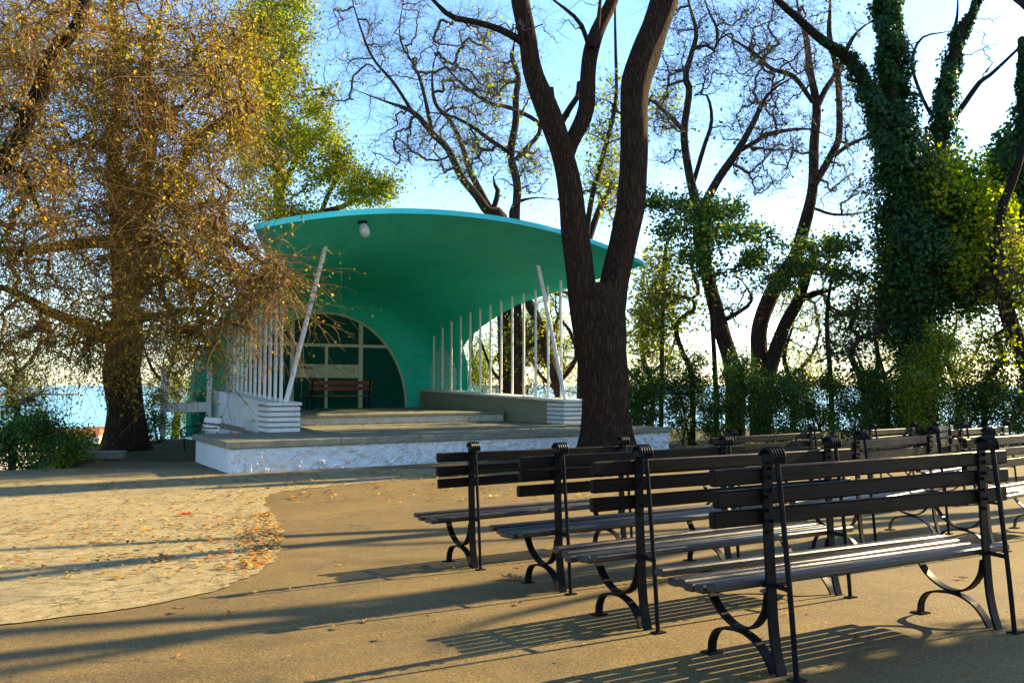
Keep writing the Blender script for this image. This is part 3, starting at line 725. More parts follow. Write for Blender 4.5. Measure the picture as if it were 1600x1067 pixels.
class Tree:
    def __init__(s, name, label, cat, base, group=None):
        s.root = empty(name, base); tag(s.root, label, cat, group); s.base = np.array(base); s.limbs = []; s.tr = Acc(); s.tw = Acc(); s.lf = []; s.nodes = []
    def limb(s, L4, sides=10, rough=.0):
        P = L4[:, :3]-s.base; r_ = L4[:, 3]; k = len(P)
        bump = None
        if rough > 0:
            ph = rng.random((1, sides))*6.28; i = np.arange(k)[:, None]
            bump = 1+rough*(np.sin(i*.35+ph)+.6*np.sin(i*.9+ph*2.1)+.5*rng.standard_normal((k, sides))*.5); bump = bump[None]
        s.tr.add(sweep(P[None], r_[None], sides, bump), tube_quads(1, k, sides)); s.nodes.append(L4)
    def limbs_px(s, i): return s.nodes[i]
    def trunk(s, mt): return s.tr.build('trunk', mt, s.root, smooth=True)
    def grow(s, targets, rtip=.008, rmax=.05, wob=.18, sag=.0, up=0, sel=None):
        """join every target point to the closest wood already there, with crooked branches"""
        T = np.array(targets); L0 = np.concatenate(s.nodes if sel is None else [s.nodes[i] for i in sel])[:, :3]
        from_l = np.linalg.norm(T[:, None]-L0[None], axis=2).min(1) if len(T)*len(L0) < 4e7 else np.array([np.linalg.norm(L0-t, axis=1).min() for t in T])
        T = T[np.argsort(from_l)]
        cap = len(L0)+len(T)*5; N_ = np.empty((cap, 3)); N_[:len(L0)] = L0; par = np.full(cap, -1); n_ = len(L0); segs = []; cnt = np.zeros(cap)
        for t in T:
            dd = ((N_[:n_]-t)**2).sum(1); j = int(dd.argmin()); a = N_[j]; v = t-a; ln = math.sqrt(dd[j])+1e-6
            k = 5; u = np.linspace(0, 1, k+1)[1:, None]; off = rng.standard_normal((k, 3))*wob*min(ln, 1.6)*.45*np.sin(u*math.pi*.8+.3)
            pts = a+v*u+off; pts[:, 2] += -sag*ln*np.sin(u[:, 0]*math.pi)+up*ln*np.sin(u[:, 0]*math.pi)
            ids = []; prev = j
            for p_ in pts: N_[n_] = p_; par[n_] = prev; prev = n_; ids.append(n_); n_ += 1
            segs.append((j, ids))
        for q in range(n_-1, len(L0)-1, -1):
            cnt[q] += 1 if True else 0
            if par[q] >= 0: cnt[par[q]] += cnt[q]
        rad = np.minimum(rtip*np.sqrt(np.maximum(cnt, 1)/2.5), rmax)
        PP = np.array([[N_[j]]+[N_[i] for i in ids] for j, ids in segs]); RR = np.array([[rad[ids[0]]]+[rad[i] for i in ids] for j, ids in segs])
        s.tw.tubes(PP-s.base, RR, 5); s.newnodes = N_[len(L0):n_]; return s.newnodes
    def twigs(s, nodes, per, length, rad=.005, droop=.3, upb=0, spread=1, k=4, mi=0, keep=1.0, jit=.35):
        nd = nodes[rng.random(len(nodes)) < keep]; base = np.repeat(nd, per, 0); N_ = len(base)
        d = rng.standard_normal((N_, 3)); d /= np.linalg.norm(d, axis=1)[:, None]; d[:, 2] = d[:, 2]*.8+upb-droop*.6; d /= np.linalg.norm(d, axis=1)[:, None]
        ln = length*(.4+rng.random(N_)*.9); pts = [base]; cur = base
        for q in range(k-1):
            d = d+rng.standard_normal((N_, 3))*jit; d[:, 2] += -droop*.5+upb*.3; d /= np.linalg.norm(d, axis=1)[:, None]; cur = cur+d*(ln/(k-1))[:, None]; pts.append(cur)
        P = np.stack(pts, 1); r_ = np.linspace(1, .4, k)[None]*rad*np.ones((N_, 1)); s.tw.tubes(P-s.base, r_, 3, mi); return P
    def leaves(s, P, per, size, jit=.08, mi=0, clump=None):
        """leaves spread along twig polylines P (N,k,3)"""
        pts = P[:, 1:].reshape(-1, 3); pts = np.repeat(pts, per, 0) if per >= 1 else pts[rng.random(len(pts)) < per]
        s.leaf_at(pts+rng.standard_normal(pts.shape)*jit, size, mi)
    def leaf_at(s, pts, size, mi=0, nrm=None, aspect=.6):
        s.lf.append((leaf_quads(pts-s.base, size, nrm, aspect), mi))
    def finish(s, trunk_m, twig_m, leaf_m=None, crown='crown', foliage='foliage'):
        if s.tr.n: s.trunk(trunk_m)
        if s.tw.n: s.tw.build(crown, twig_m, s.root)
        if s.lf:
            V = np.concatenate([v for v, m_ in s.lf]); mi = np.concatenate([np.full(len(v)//4, m_) for v, m_ in s.lf])
            quads_obj(foliage, V, np.arange(len(V)).reshape(-1, 4), leaf_m, s.root, mi=mi)
def leaf_quads(pts, size, nrm=None, aspect=.6):
    N_ = len(pts); a = rng.standard_normal((N_, 3)); a /= np.linalg.norm(a, axis=1)[:, None]
    b = rng.standard_normal((N_, 3)) if nrm is None else nrm+rng.standard_normal((N_, 3))*.45
    b /= np.linalg.norm(b, axis=1)[:, None]
    a = a-b*(a*b).sum(1)[:, None]; a /= np.linalg.norm(a, axis=1)[:, None]; c_ = np.cross(a, b)
    sz = size*(.6+rng.random(N_)*.8)[:, None]
    return np.stack([pts-a*sz*.5, pts+c_*sz*aspect*.5+b*sz*.08, pts+a*sz*.5, pts-c_*sz*aspect*.5+b*sz*.08], 1).reshape(-1, 3)
def ellipsoids(lst, n_):
    """lst (px,py,rpx,rpy,Y,rY,weight) -> n points"""
    ws = np.array([e[6] for e in lst], float); ws /= ws.sum(); out = []
    for e, w_ in zip(lst, ws):
        k = int(n_*w_); d = rng.standard_normal((k, 3)); d /= np.linalg.norm(d, axis=1)[:, None]; d *= (rng.random(k)**(1/2.4))[:, None]
        for q in d:
            Y = e[4]+q[1]*e[5]; out.append(at(e[0]+q[0]*e[2], e[1]-q[2]*e[3], Y))
    return np.array(out)

GL = -.38
def ivy_on(t, L4, radf, dens, size=.105, mi=0):
    dens = dens*1.35
    """leaves hugging a limb in an uneven sleeve"""
    P = L4[:, :3]; ln = np.r_[0, np.cumsum(np.linalg.norm(np.diff(P, axis=0), axis=1))]
    n_ = int(ln[-1]*dens); u = rng.random(n_)*ln[-1]; c_ = np.stack([np.interp(u, ln, P[:, k]) for k in range(3)], 1)
    f = u/ln[-1]; rr = np.interp(f, [a for a, b in radf], [b for a, b in radf])
    th = rng.random(n_)*2*math.pi; lump = .72+.28*np.sin(u*1.9+3*np.sin(th))+.22*np.sin(u*5.1+th*2)
    rad = rr*lump*(rng.random(n_)**.33)*(1+.2*np.sin(u*7+th*4)+.1*np.sin(u*17)); d = np.stack([np.cos(th), np.sin(th), rng.standard_normal(n_)*.25], 1)
    pts = c_+d*rad[:, None]; t.leaf_at(pts, size, mi, d+np.array([0, 0, .5]), .85)
# ---- big forked tree in front of the stage
YA = 19.6
t = Tree('forked_tree', 'huge forked tree with ridged dark brown bark in front of the stage', 'tree', (*at(946, 721, YA)[:2], GL))
t.limb(px_limb([(948, 732, 150), (948, 722, 122), (948, 710, 102), (948, 690, 86), (947, 650, 74), (945, 600, 73), (940, 550, 78), (936, 505, 84), (932, 470, 82), (932, 445, 74)], YA), 30, .045)
t.limb(px_limb([(918, 520, 44), (912, 470, 46), (906, 420, 44), (896, 345, 41), (889, 290, 38), (880, 245, 36), (862, 187, 38), (833, 112, 31), (824, 60, 28), (812, 0, 29), (802, -60, 26), (770, -160, 20), (730, -260, 12)], YA, -1.0), 20, .05)
t.limb(px_limb([(952, 520, 44), (956, 470, 46), (962, 430, 44), (975, 375, 43), (988, 300, 44), (990, 225, 43), (992, 150, 45), (1000, 110, 47), (1012, 75, 47), (1026, 37, 43), (1037, 0, 44), (1050, -60, 38), (1080, -170, 28), (1100, -280, 16)], YA, .8), 20, .05)
t.limb(px_limb([(884, 255, 22), (893, 222, 24), (905, 198, 26), (916, 169, 26), (919, 112, 24), (925, 75, 25), (939, 37, 22), (957, 0, 20), (975, -60, 16), (985, -150, 10)], YA-.3, 1.2), 14, .04)
t.limb(px_limb([(925, 75, 10), (934, 40, 8), (938, 0, 7), (945, -60, 5)], YA, .5), 8)
t.limb(px_limb([(822, 70, 14), (800, 56, 12), (777, 45, 11), (740, 34, 10), (706, 27, 10), (676, 0, 8), (640, -40, 6)], YA-.6, -1.5), 8, .03)
t.limb(px_limb([(920, 72, 8), (916, 60, 8), (905, 34, 7), (879, 11, 6), (850, -10, 5)], YA, -1), 7)
t.limb(px_limb([(878, 190, 12), (893, 165, 10), (903, 150, 9), (905, 130, 8)], YA, 1), 8)
t.limb(px_limb([(868, 180, 10), (862, 150, 9), (861, 137, 8)], YA-.6, .0), 8)
up_t = ellipsoids([(740, -120, 200, 130, 18.5, 3, 1), (980, -200, 160, 110, 20, 3, 1), (860, 40, 60, 60, 19, 1.5, .3)], 110)
nd = t.grow(up_t, .007, .05, .35); P = t.twigs(nd, 2, .7, .004, .1, .1, keep=.5)
t.finish(M['bark'], M['twig2'])

# ---- big left tree with drooping golden crown
YB = 23.2
t = Tree('golden_tree', 'wide tree with dark trunk and drooping gold brown twigs at the left', 'tree', (*at(196, 702, YB)[:2], GL))
t.limb(px_limb([(196, 708, 86), (196, 690, 70), (197, 650, 55), (193, 610, 52), (190, 580, 54), (195, 540, 50), (198, 500, 42), (190, 420, 32), (186, 330, 27), (178, 230, 22), (188, 120, 18), (176, 20, 14), (170, -80, 9)], YB, -1), 22, .06)
t.limb(px_limb([(196, 545, 22), (157, 522, 20), (110, 500, 17), (73, 485, 15), (30, 460, 12), (-30, 440, 9), (-90, 430, 6)], YB, -3), 9, .04)
t.limb(px_limb([(205, 380, 24), (150, 378, 20), (100, 384, 17), (40, 392, 14), (-30, 385, 10), (-100, 370, 6)], YB-.3, -4), 9, .04)
t.limb(px_limb([(200, 372, 22), (212, 330, 19), (245, 292, 16), (280, 260, 14), (312, 216, 12), (360, 184, 9), (410, 160, 6)], YB-.3, -3), 9, .04)
t.limb(px_limb([(204, 250, 16), (230, 205, 12), (256, 192, 10), (300, 150, 7), (350, 90, 5)], YB-.5, -2), 8, .03)
t.limb(px_limb([(205, 400, 18), (235, 380, 14), (262, 400, 12), (289, 441, 10), (310, 496, 8), (322, 530, 5)], YB-.4, -4), 8, .03)
t.limb(px_limb([(206, 300, 18), (250, 310, 15), (310, 340, 12), (370, 380, 9), (420, 420, 6), (450, 440, 4)], YB-.4, -5.5), 8, .03)
t.limb(px_limb([(205, 500, 16), (240, 495, 12), (300, 485, 10), (350, 500, 7), (400, 520, 4)], YB-.4, -5), 8, .03)
t.limb(px_limb([(200, 470, 34), (222, 430, 28), (228, 380, 25), (222, 300, 22), (236, 220, 18), (228, 130, 14), (250, 30, 10), (258, -40, 6)], YB-.3, -1.5), 14, .06)
for li, ds in ((0, 420), (-1, 260), (1, 200), (2, 200), (3, 200)):
    l_ = t.limbs_px(li)
    ivy_on(t, l_[int(len(l_)*(.20 if li == 0 else .1)):], [(0, .25), (.5, .35), (1, .35)], ds*.3, .085)
tg = ellipsoids([(60, 130, 150, 190, 20, 3.0, 1.0), (240, 150, 150, 190, 20, 3.2, 1.25), (350, 150, 55, 170, 20, 2.0, .3), (345, 60, 60, 60, 20, 1.5, .2), (110, 400, 170, 150, 20, 3, 1.2), (290, 370, 110, 150, 19, 2.6, 1.1), (392, 440, 62, 70, 17.6, 1.0, .28), (120, 540, 150, 45, 20.5, 2.0, .45), (300, 520, 60, 40, 18.5, 1.2, .18)], 820)
nd = t.grow(tg, .011, .075, .2, sag=-.08)
P = t.twigs(nd, 1, 1.9, .0095, .16, .02, k=8, keep=.95, jit=.17)
P3 = t.twigs(nd, 1, 1.2, .007, .30, .0, k=6, keep=.6, jit=.2)
P2 = t.twigs(P[:, 5], 1, .8, .006, .35, 0, k=5, keep=.8, jit=.2); P4 = t.twigs(P[:, 3], 1, .7, .005, .2, 0, k=5, keep=.8, jit=.2)
for PP in (P, P3, P2, P4):
    sel = PP[(np.sin(PP[:, 0, 0]*1.9+1)+np.sin(PP[:, 0, 2]*2.3)+np.sin(PP[:, 0, 1]*2.1)+rng.standard_normal(len(PP))*.5) > .1]
    t.leaves(sel, 1, .075, .07, 0); t.leaves(PP, .12, .08, .05, 0)
    hi = sel[sel[:, 0, 2] > 6.0+sel[:, 0, 0]*-.12]; t.leaves(hi, .5, .085, .09, 1)
t.finish(M['goldbark'], M['twig'], [M['goldleaf'], M['oliveleaf']])

# ---- leaning limb tree at the far left edge
t = Tree('leaning_tree', 'dark leaning tree cut by the left edge, crossing the upper left corner', 'tree', (-12.6, 16.5, terrain(-12.6, 16.5).item()))
b0 = t.base
lm = [np.array([b0[0], b0[1], b0[2]-.3]), np.array([b0[0]+.2, b0[1], 2.5]), at(-60, 300, 16), at(0, 256, 16), at(24, 224, 16), at(44, 180, 16), at(64, 140, 16), at(80, 88, 16), at(116, 48, 16), at(134, 0, 16), at(160, -90, 16.5)]
t.limb(resample(lm, [.32, .26, .21, .17, .16, .15, .15, .14, .12, .10, .07]), 12, .05)
t.limb(px_limb([(44, 185, 12), (20, 170, 9), (0, 168, 8), (-50, 160, 5)], 16, 1), 7, .03)
t.limb(px_limb([(-10, 265, 13), (30, 262, 10), (48, 290, 9), (60, 330, 8), (85, 352, 5)], 16, .5), 7, .03)
tg = ellipsoids([(30, 60, 130, 110, 16, 1.5, 1), (50, 260, 80, 130, 16.5, 1, .8)], 200)
nd = t.grow(tg, .006, .04, .35); P = t.twigs(nd, 2, 1.0, .005, .2, 0, k=6, keep=.8, jit=.2); t.leaves(P, .35, .07, .05)
t.finish(M['darkbark'], M['twig'], M['goldleaf'])

# ---- yellow-green tree behind the left part of the roof
t = Tree('lime_tree', 'feathery yellow green tree rising behind the left end of the stage roof', 'tree', (*at(430, 650, 33)[:2], GL))
t.limb(px_limb([(455, 690, 34), (452, 600, 28), (448, 480, 24), (440, 400, 22), (436, 300, 18), (430, 180, 14), (420, 60, 10), (410, -60, 6)], 33), 10, .04)
t.limb(px_limb([(440, 380, 14), (480, 340, 11), (530, 325, 9), (570, 308, 7), (610, 300, 5)], 33, -1), 8, .03)
t.limb(px_limb([(436, 300, 12), (470, 240, 9), (510, 190, 6), (520, 150, 4)], 33, -1), 7, .03)
t.limb(px_limb([(500, 338, 9), (515, 300, 7), (540, 262, 5)], 32.5, 0), 7, .03)
tg = ellipsoids([(440, 60, 60, 110, 32, 2, 1), (470, 200, 60, 110, 32, 2, 1), (410, 240, 50, 120, 32, 2, .9), (400, 60, 40, 80, 32, 2, .5), (540, 270, 60, 50, 32, 1.5, .5), (585, 300, 45, 28, 31, 1, .25), (460, 335, 50, 25, 31, 1, .3)], 430)
nd = t.grow(tg, .009, .07, .3, sag=-.04); P = t.twigs(nd, 2, .8, .006, .25, .05)
t.leaves(P, 2, .11, .12, 0); t.leaves(P, .8, .13, .12, 1)
t.finish(M['bark2'], M['twig'], [M['limeleaf'], M['oliveleaf']])

# ---- bare trees behind the stage
def bare_tree(name, label, base_px, Y, limbs, targets, ntg, leaf=None, leafper=.1, bark_='bark2', rt=.009, leafsize=.12, twper=2, twlen=.95, group='bare trees behind the stage and benches', cat='tree', rough=.03, keep=.7):
    b_ = at(*base_px, Y); b_[2] = terrain(b_[0], b_[1]).item()
    t = Tree(name, label, cat, tuple(b_), group)
    for i, lb_ in enumerate(limbs):
        pts, dY = lb_[0], lb_[1]
        L4 = px_limb(pts, Y+(lb_[2] if len(lb_) > 2 else 0), dY)
        if i == 0: L4[0, 2] = min(L4[0, 2], b_[2]-.2)
        t.limb(L4, 12 if i == 0 else 8, rough)
    if ntg:
        nd = t.grow(ellipsoids(targets, int(ntg*1.5)), rt*.95, .06, .13, sag=-.02); P = t.twigs(nd, twper, twlen*1.25, .005, -.02, .12, k=6, keep=min(1, keep*1.05), jit=.16); t.twigs(P[:, 2], 1, twlen*.9, .004, 0, .12, k=5, keep=.8, jit=.16)
        if leaf: t.leaves(P, leafper, leafsize, .12)
    t.finish(M[bark_], M['twig2'], leaf and M[leaf]); return t
bare_tree('bare_tree', 'bare many stemmed tree spreading left above the middle of the stage roof', (800, 640), 32, [
    ([(800, 700, 40), (795, 560, 34), (790, 420, 28), (781, 341, 24), (762, 330, 16), (744, 304, 14), (721, 277, 12), (699, 232, 11), (676, 210, 10), (646, 176, 8), (597, 157, 6), (550, 139, 4)], -1),
    ([(770, 336, 13), (751, 300, 11), (732, 262, 9), (721, 225, 8), (702, 187, 7), (680, 161, 6), (676, 109, 5), (690, 60, 4)], 1),
    ([(646, 178, 6), (616, 131, 5), (582, 90, 4), (560, 34, 3), (545, -20, 2)], 0, -.6),
    ([(676, 210, 7), (655, 120, 5), (625, 60, 4), (632, -10, 3)], 1, -.3),
    ([(770, 330, 9), (778, 300, 8), (770, 280, 6), (785, 260, 5)], 0)],
    [(610, 80, 125, 130, 31.5, 2.2, 1.1), (700, 150, 90, 150, 32, 2, 1), (640, 230, 90, 70, 31.5, 1.5, .6), (750, 90, 60, 110, 32, 2, .6)], 260, 'limeleaf', .03)
bare_tree('bare_tree', 'slim straight bare trunk with yellow tufts left of the forked tree', (812, 640), 30, [
    ([(812, 690, 18), (808, 500, 15), (806, 345, 13), (808, 290, 13), (798, 240, 12), (806, 190, 11), (806, 150, 10), (810, 122, 9), (800, 90, 8), (803, 70, 6), (812, 0, 4)], 0),
    ([(798, 240, 7), (760, 215, 7), (738, 198, 6), (700, 180, 4), (660, 175, 3)], -1),
    ([(806, 250, 8), (845, 200, 7), (800, 170, 7), (762, 160, 6), (710, 120, 5), (670, 70, 4)], -.6, 1)],
    [(770, 150, 80, 110, 30, 1.5, 1), (830, 270, 40, 50, 30, 1, .5), (740, 250, 60, 50, 30, 1.2, .4)], 130, 'limeleaf', .14)
bare_tree('leaning_bare_tree', 'leaning trunk seen between the right bars of the stage', (882, 640), 29, [
    ([(888, 705, 22), (876, 619, 18), (859, 567, 16), (846, 515, 15), (824, 468, 14), (812, 420, 12), (800, 330, 9), (830, 310, 8), (872, 312, 6)], 2),
    ([(872, 600, 8), (900, 560, 7), (892, 520, 6), (870, 490, 6), (868, 460, 5)], -.5),
    ([(850, 530, 6), (815, 545, 5), (795, 530, 4), (780, 560, 3)], .5)],
    [(835, 540, 45, 55, 30.5, 1.2, 1), (900, 420, 50, 60, 30, 1.5, .6), (960, 300, 40, 80, 31, 1.5, .6)], 130, 'limeleaf', .5)
bare_tree('thin_bare_tree', 'thin dark stem rising between the two forks of the big tree', (915, 640), 27, [
    ([(905, 700, 12), (910, 480, 10), (920, 337, 9), (939, 255, 8), (957, 187, 7), (963, 142, 6), (962, 80, 5), (961, 19, 4), (963, -40, 3)], 0),
    ([(905, 420, 12), (935, 330, 10), (955, 290, 8), (965, 270, 6)], 1)],
    [(950, 230, 35, 120, 27, 1, 1), (1030, 170, 25, 60, 27, 1, .3)], 60, 'limeleaf', .45)
# right hand trees
bare_tree('bare_tree', 'bare tree with leaning trunk standing right of the stage plinth end', (1142, 640), 26, [
    ([(1150, 700, 34), (1148, 640, 30), (1146, 582, 27), (1127, 515, 24), (1109, 444, 22), (1094, 384, 21), (1092, 340, 21), (1086, 311, 16), (1075, 262, 13), (1069, 206, 12), (1077, 142, 11), (1071, 120, 10), (1081, 82, 8), (1088, 50, 7), (1075, 0, 5), (1070, -50, 4)], .5),
    ([(1093, 335, 15), (1101, 319, 14), (1124, 277, 13), (1150, 240, 12), (1180, 187, 9), (1191, 161, 7), (1210, 139, 6), (1259, 109, 4)], -1),
    ([(1152, 238, 8), (1180, 222, 7), (1206, 208, 7), (1262, 202, 5), (1300, 215, 4)], 1, .3),
    ([(1069, 206, 8), (1045, 180, 7), (1022, 161, 5), (1000, 150, 3)], .5),
    ([(1080, 80, 6), (1100, 70, 6), (1118, 78, 5), (1120, 45, 5), (1108, 20, 5), (1095, -20, 4)], 0, .5),
    ([(1082, 290, 8), (1100, 230, 7), (1112, 190, 6), (1105, 150, 4), (1085, 150, 3)], -1, .5),
    ([(1135, 498, 8), (1150, 490, 7), (1172, 475, 6), (1173, 460, 6), (1160, 440, 4)], -1, .2)],
    [(1070, 50, 65, 130, 26, 1.6, 1), (1160, 110, 85, 130, 26, 1.8, 1), (1200, 240, 60, 80, 26, 1.5, .8), (1040, 200, 30, 70, 26, 1, .4), (1140, 480, 60, 60, 26, 1, .4)], 190, 'greenleaf', .05, keep=.8)
bare_tree('bare_tree', 'bare tree with two crossing trunks left of the ivy covered tree', (1196, 640), 27, [
    ([(1190, 700, 36), (1187, 640, 32), (1187, 575, 28), (1187, 511, 25), (1210, 451, 24), (1240, 406, 22), (1259, 345, 20), (1270, 292, 16), (1272, 225, 15), (1276, 169, 13), (1266, 112, 11), (1259, 56, 9), (1246, 8, 6), (1240, -50, 4)], .8),
    ([(1195, 660, 26), (1200, 590, 24), (1225, 511, 21), (1247, 470, 19), (1262, 425, 16), (1275, 390, 12)], -1),
    ([(1272, 290, 12), (1300, 240, 11), (1311, 210, 11), (1309, 120, 10), (1296, 56, 9), (1297, 0, 7), (1290, -60, 5)], 1),
    ([(1309, 120, 9), (1326, 71, 8), (1345, 45, 7), (1364, 34, 5)], -.6, .8),
    ([(1276, 170, 10), (1290, 140, 9), (1307, 116, 8)], .6, .4),
    ([(1270, 160, 8), (1240, 120, 8), (1205, 108, 7), (1180, 85, 6), (1150, 65, 6), (1120, 45, 5)], -1, .3),
    ([(1247, 470, 12), (1275, 458, 10), (1305, 450, 9), (1330, 430, 6)], -1, -.3),
    ([(1305, 242, 7), (1330, 225, 6), (1365, 210, 4)], .5, .6),
    ([(1270, 325, 5), (1300, 335, 5), (1330, 335, 4), (1360, 330, 3)], .3, .4)],
    [(1270, 50, 80, 90, 27, 1.8, 1), (1325, 200, 60, 120, 27, 1.5, .9), (1215, 180, 65, 130, 27, 1.6, .9), (1320, 300, 50, 50, 27, 1.5, .5), (1310, 500, 60, 70, 27, 1.5, .6), (1190, 40, 50, 60, 27, 1.5, .5)], 190, 'greenleaf', .05, keep=.8)
bare_tree('crooked_tree', 'zigzag black stem climbing left of the two leaning right hand trunks', (1075, 640), 25, [
    ([(1082, 700, 9), (1081, 590, 9), (1064, 545, 8), (1056, 511, 8), (1072, 492, 7), (1090, 478, 7), (1078, 470, 6), (1093, 455, 6), (1084, 432, 6), (1079, 400, 5), (1080, 380, 4)], 0),
    ([(1084, 468, 6), (1050, 460, 5), (1020, 458, 4), (1000, 462, 3)], .4)],
    [(1050, 470, 50, 50, 25, 1, 1)], 25, 'limeleaf', .9, bark_='darkbark', group='crooked thin stems before the sea', rough=.06)
bare_tree('thin_tree', 'thin upright stem nearest the right end of the stage', (1034, 640), 25.5, [
    ([(1032, 700, 8), (1034, 600, 7), (1035, 500, 7), (1041, 387, 6), (1056, 361, 5), (1070, 330, 3)], 0)],
    [(1010, 520, 35, 60, 25.5, 1, 1), (1030, 420, 40, 50, 25.5, 1, .6)], 40, 'limeleaf', 1.0, bark_='bark2', group='crooked thin stems before the sea')
bare_tree('crooked_tree', 'zigzag dark stem with a hooked branch left of the ivy foot', (1350, 640), 25, [
    ([(1350, 700, 13), (1352, 610, 11), (1330, 556, 9), (1343, 526, 8), (1326, 511, 8), (1341, 489, 7), (1337, 470, 6), (1345, 455, 4)], 0),
    ([(1352, 608, 9), (1366, 597, 8), (1372, 560, 8), (1366, 520, 7), (1372, 470, 5)], .5),
    ([(1341, 489, 6), (1320, 493, 6), (1298, 486, 5), (1296, 470, 4)], 0),
    ([(1345, 527, 7), (1375, 518, 6), (1395, 505, 5)], .3)], [(1310, 540, 50, 50, 25, 1, 1), (1355, 500, 35, 50, 25, 1, .6)], 45, 'greenleaf', .5, bark_='darkbark', group='crooked thin stems before the sea', rough=.06)
bare_tree('crooked_tree', 'crooked dark stem right of the ivy foot', (1540, 640), 24, [
    ([(1536, 700, 11), (1544, 594, 9), (1570, 560, 9), (1555, 526, 8), (1575, 512, 6), (1590, 500, 5)], 0)], [(1560, 560, 40, 50, 24, 1, 1)], 20, 'limeleaf', 1.0, bark_='darkbark', group='crooked thin stems before the sea', rough=.06)
bare_tree('bare_tree', 'dark leaning trunk cut by the right edge below the ivy clad branches', (1620, 640), 24, [
    ([(1640, 700, 28), (1612, 590, 26), (1590, 535, 25), (1576, 495, 23), (1562, 436, 20), (1558, 400, 18), (1565, 330, 15), (1590, 260, 12), (1610, 180, 9)], 0),
    ([(1580, 480, 12), (1600, 470, 10), (1630, 450, 8)], .5)], [(1590, 430, 50, 80, 24, 1, 1)], 50, 'limeleaf', .8, bark_='darkbark')
for px, py, Y, lb, sp in [(1012, 500, 28, 'slight leafy tree close right of the forked trunk', 40), (1235, 520, 28.5, 'slight leafy tree between the crossing trunks', 45), (1490, 520, 28, 'slight yellow leaved tree between ivy foot and right edge', 50), (1380, 500, 28, 'slight tangled tree behind the hooked zigzag stem', 35), (745, 500, 35.0, 'slight yellow leaved tree behind the inner right bars', 38), (800, 480, 32.5, 'slight yellow leaved tree behind the middle right bars', 45), (870, 500, 31, 'slight yellow leaved tree behind the outer right bars', 45), (20, 600, 24, 'slight tangled tree over the sea at the left edge', 60), (270, 560, 30, 'slight leafy tree behind the white gate frame', 45)]:
    bare_tree('slender_tree', lb, (px, 640), Y, [([(px, 700, 10), (px+8, 620, 8), (px-10, py+40, 7), (px+5, py-20, 5), (px-5, py-80, 3)], 0), ([(px-2, 590, 6), (px+30, 560, 5), (px+45, 520, 4), (px+40, 480, 3)], .5), ([(px, 610, 6), (px-30, 580, 5), (px-50, 530, 3)], -.5)],
        [(px, py, sp, 75, Y, 1.3, 1), (px+20, py+60, sp, 35, Y, 1.2, .5), (px, 610, sp*1.1, 30, Y, 1.2, .5)], 70, 'limeleaf', .55, leafsize=.085, rt=.008, group='slender leafy trees along the terrace edge', twlen=.8)
# ---- leafy lower bough (own small tree) between stage and right trees
t = Tree('leafy_sapling', 'leafy green young tree with spreading layers right of the stage roof tip', 'tree', (*at(1120, 640, 24.5)[:2], GL))
t.limb(px_limb([(1120, 700, 8), (1118, 600, 8), (1112, 480, 7), (1108, 400, 6), (1100, 350, 5), (1096, 310, 4)], 24.5), 7, .03)
tg = ellipsoids([(1050, 318, 55, 13, 24, 1.2, .7), (1120, 330, 70, 14, 24.3, 1.4, 1), (1150, 365, 70, 12, 24, 1.2, .8), (1060, 358, 60, 11, 24, 1.2, .6), (1180, 398, 50, 12, 24, 1, .5), (1090, 395, 70, 14, 24, 1.2, .5), (1130, 430, 60, 22, 24, 1.2, .3)], 170)
nd = t.grow(tg, .007, .03, .2); P = t.twigs(nd, 2, .45, .004, .1, 0, keep=.8); t.leaves(P, 2, .11, .07, 0); t.leaves(P, .3, .11, .07, 1)
t.finish(M['darkbark'], M['twig2'], [M['greenleaf'], M['limeleaf']])
t = Tree('leafy_sapling', 'leafy green young tree spreading against the left flank of the ivy', 'tree', (*at(1300, 640, 25)[:2], GL))
t.limb(px_limb([(1300, 700, 9), (1298, 600, 8), (1292, 500, 7), (1300, 430, 6), (1310, 390, 4)], 25), 7, .03)
tg = ellipsoids([(1290, 385, 80, 13, 25, 1.3, 1), (1250, 415, 70, 12, 25, 1.2, .8), (1330, 430, 45, 18, 25, 1, .6), (1210, 440, 50, 12, 25, 1, .4), (1345, 480, 30, 25, 25, 1, .3)], 130)
nd = t.grow(tg, .007, .03, .2); P = t.twigs(nd, 2, .45, .004, .1, 0, keep=.8); t.leaves(P, 2, .10, .07, 0); t.leaves(P, .5, .1, .07, 1)
t.finish(M['darkbark'], M['twig2'], [M['greenleaf'], M['limeleaf']])

# ---- ivy covered trees
t = Tree('ivy_tree', 'tall tree wrapped in thick dark green ivy at the right', 'tree', (*at(1432, 640, 25)[:2], GL))
YI = 25.0
l0 = px_limb([(1436, 700, 60), (1436, 620, 50), (1434, 540, 44), (1428, 450, 42), (1420, 350, 38), (1410, 270, 34), (1400, 200, 30), (1392, 100, 26), (1388, 0, 22), (1385, -100, 14)], YI)
l1 = px_limb([(1412, 280, 26), (1385, 215, 22), (1350, 130, 19), (1330, 95, 16), (1310, 80, 15), (1280, 60, 14), (1250, 32, 12), (1215, 0, 10), (1180, -40, 7)], YI, -1.5)
l2 = px_limb([(1440, 420, 30), (1458, 300, 26), (1466, 230, 22), (1476, 150, 20), (1488, 100, 18), (1500, 50, 16), (1520, 20, 14), (1536, -30, 10)], YI, 1)
l3 = px_limb([(1478, 200, 10), (1505, 165, 9), (1530, 130, 8), (1550, 115, 6), (1600, 68, 4), (1640, 30, 3)], YI+.7, 1)
l4 = px_limb([(1495, 100, 10), (1490, 60, 9), (1496, 20, 8), (1496, -40, 6)], YI+1, 0)
l5 = px_limb([(1455, 180, 6), (1440, 150, 5), (1425, 100, 5), (1440, 60, 4), (1480, 50, 4)], YI+.6, 0)
for l_ in (l0, l1, l2, l3, l4, l5): t.limb(l_, 12, .05)
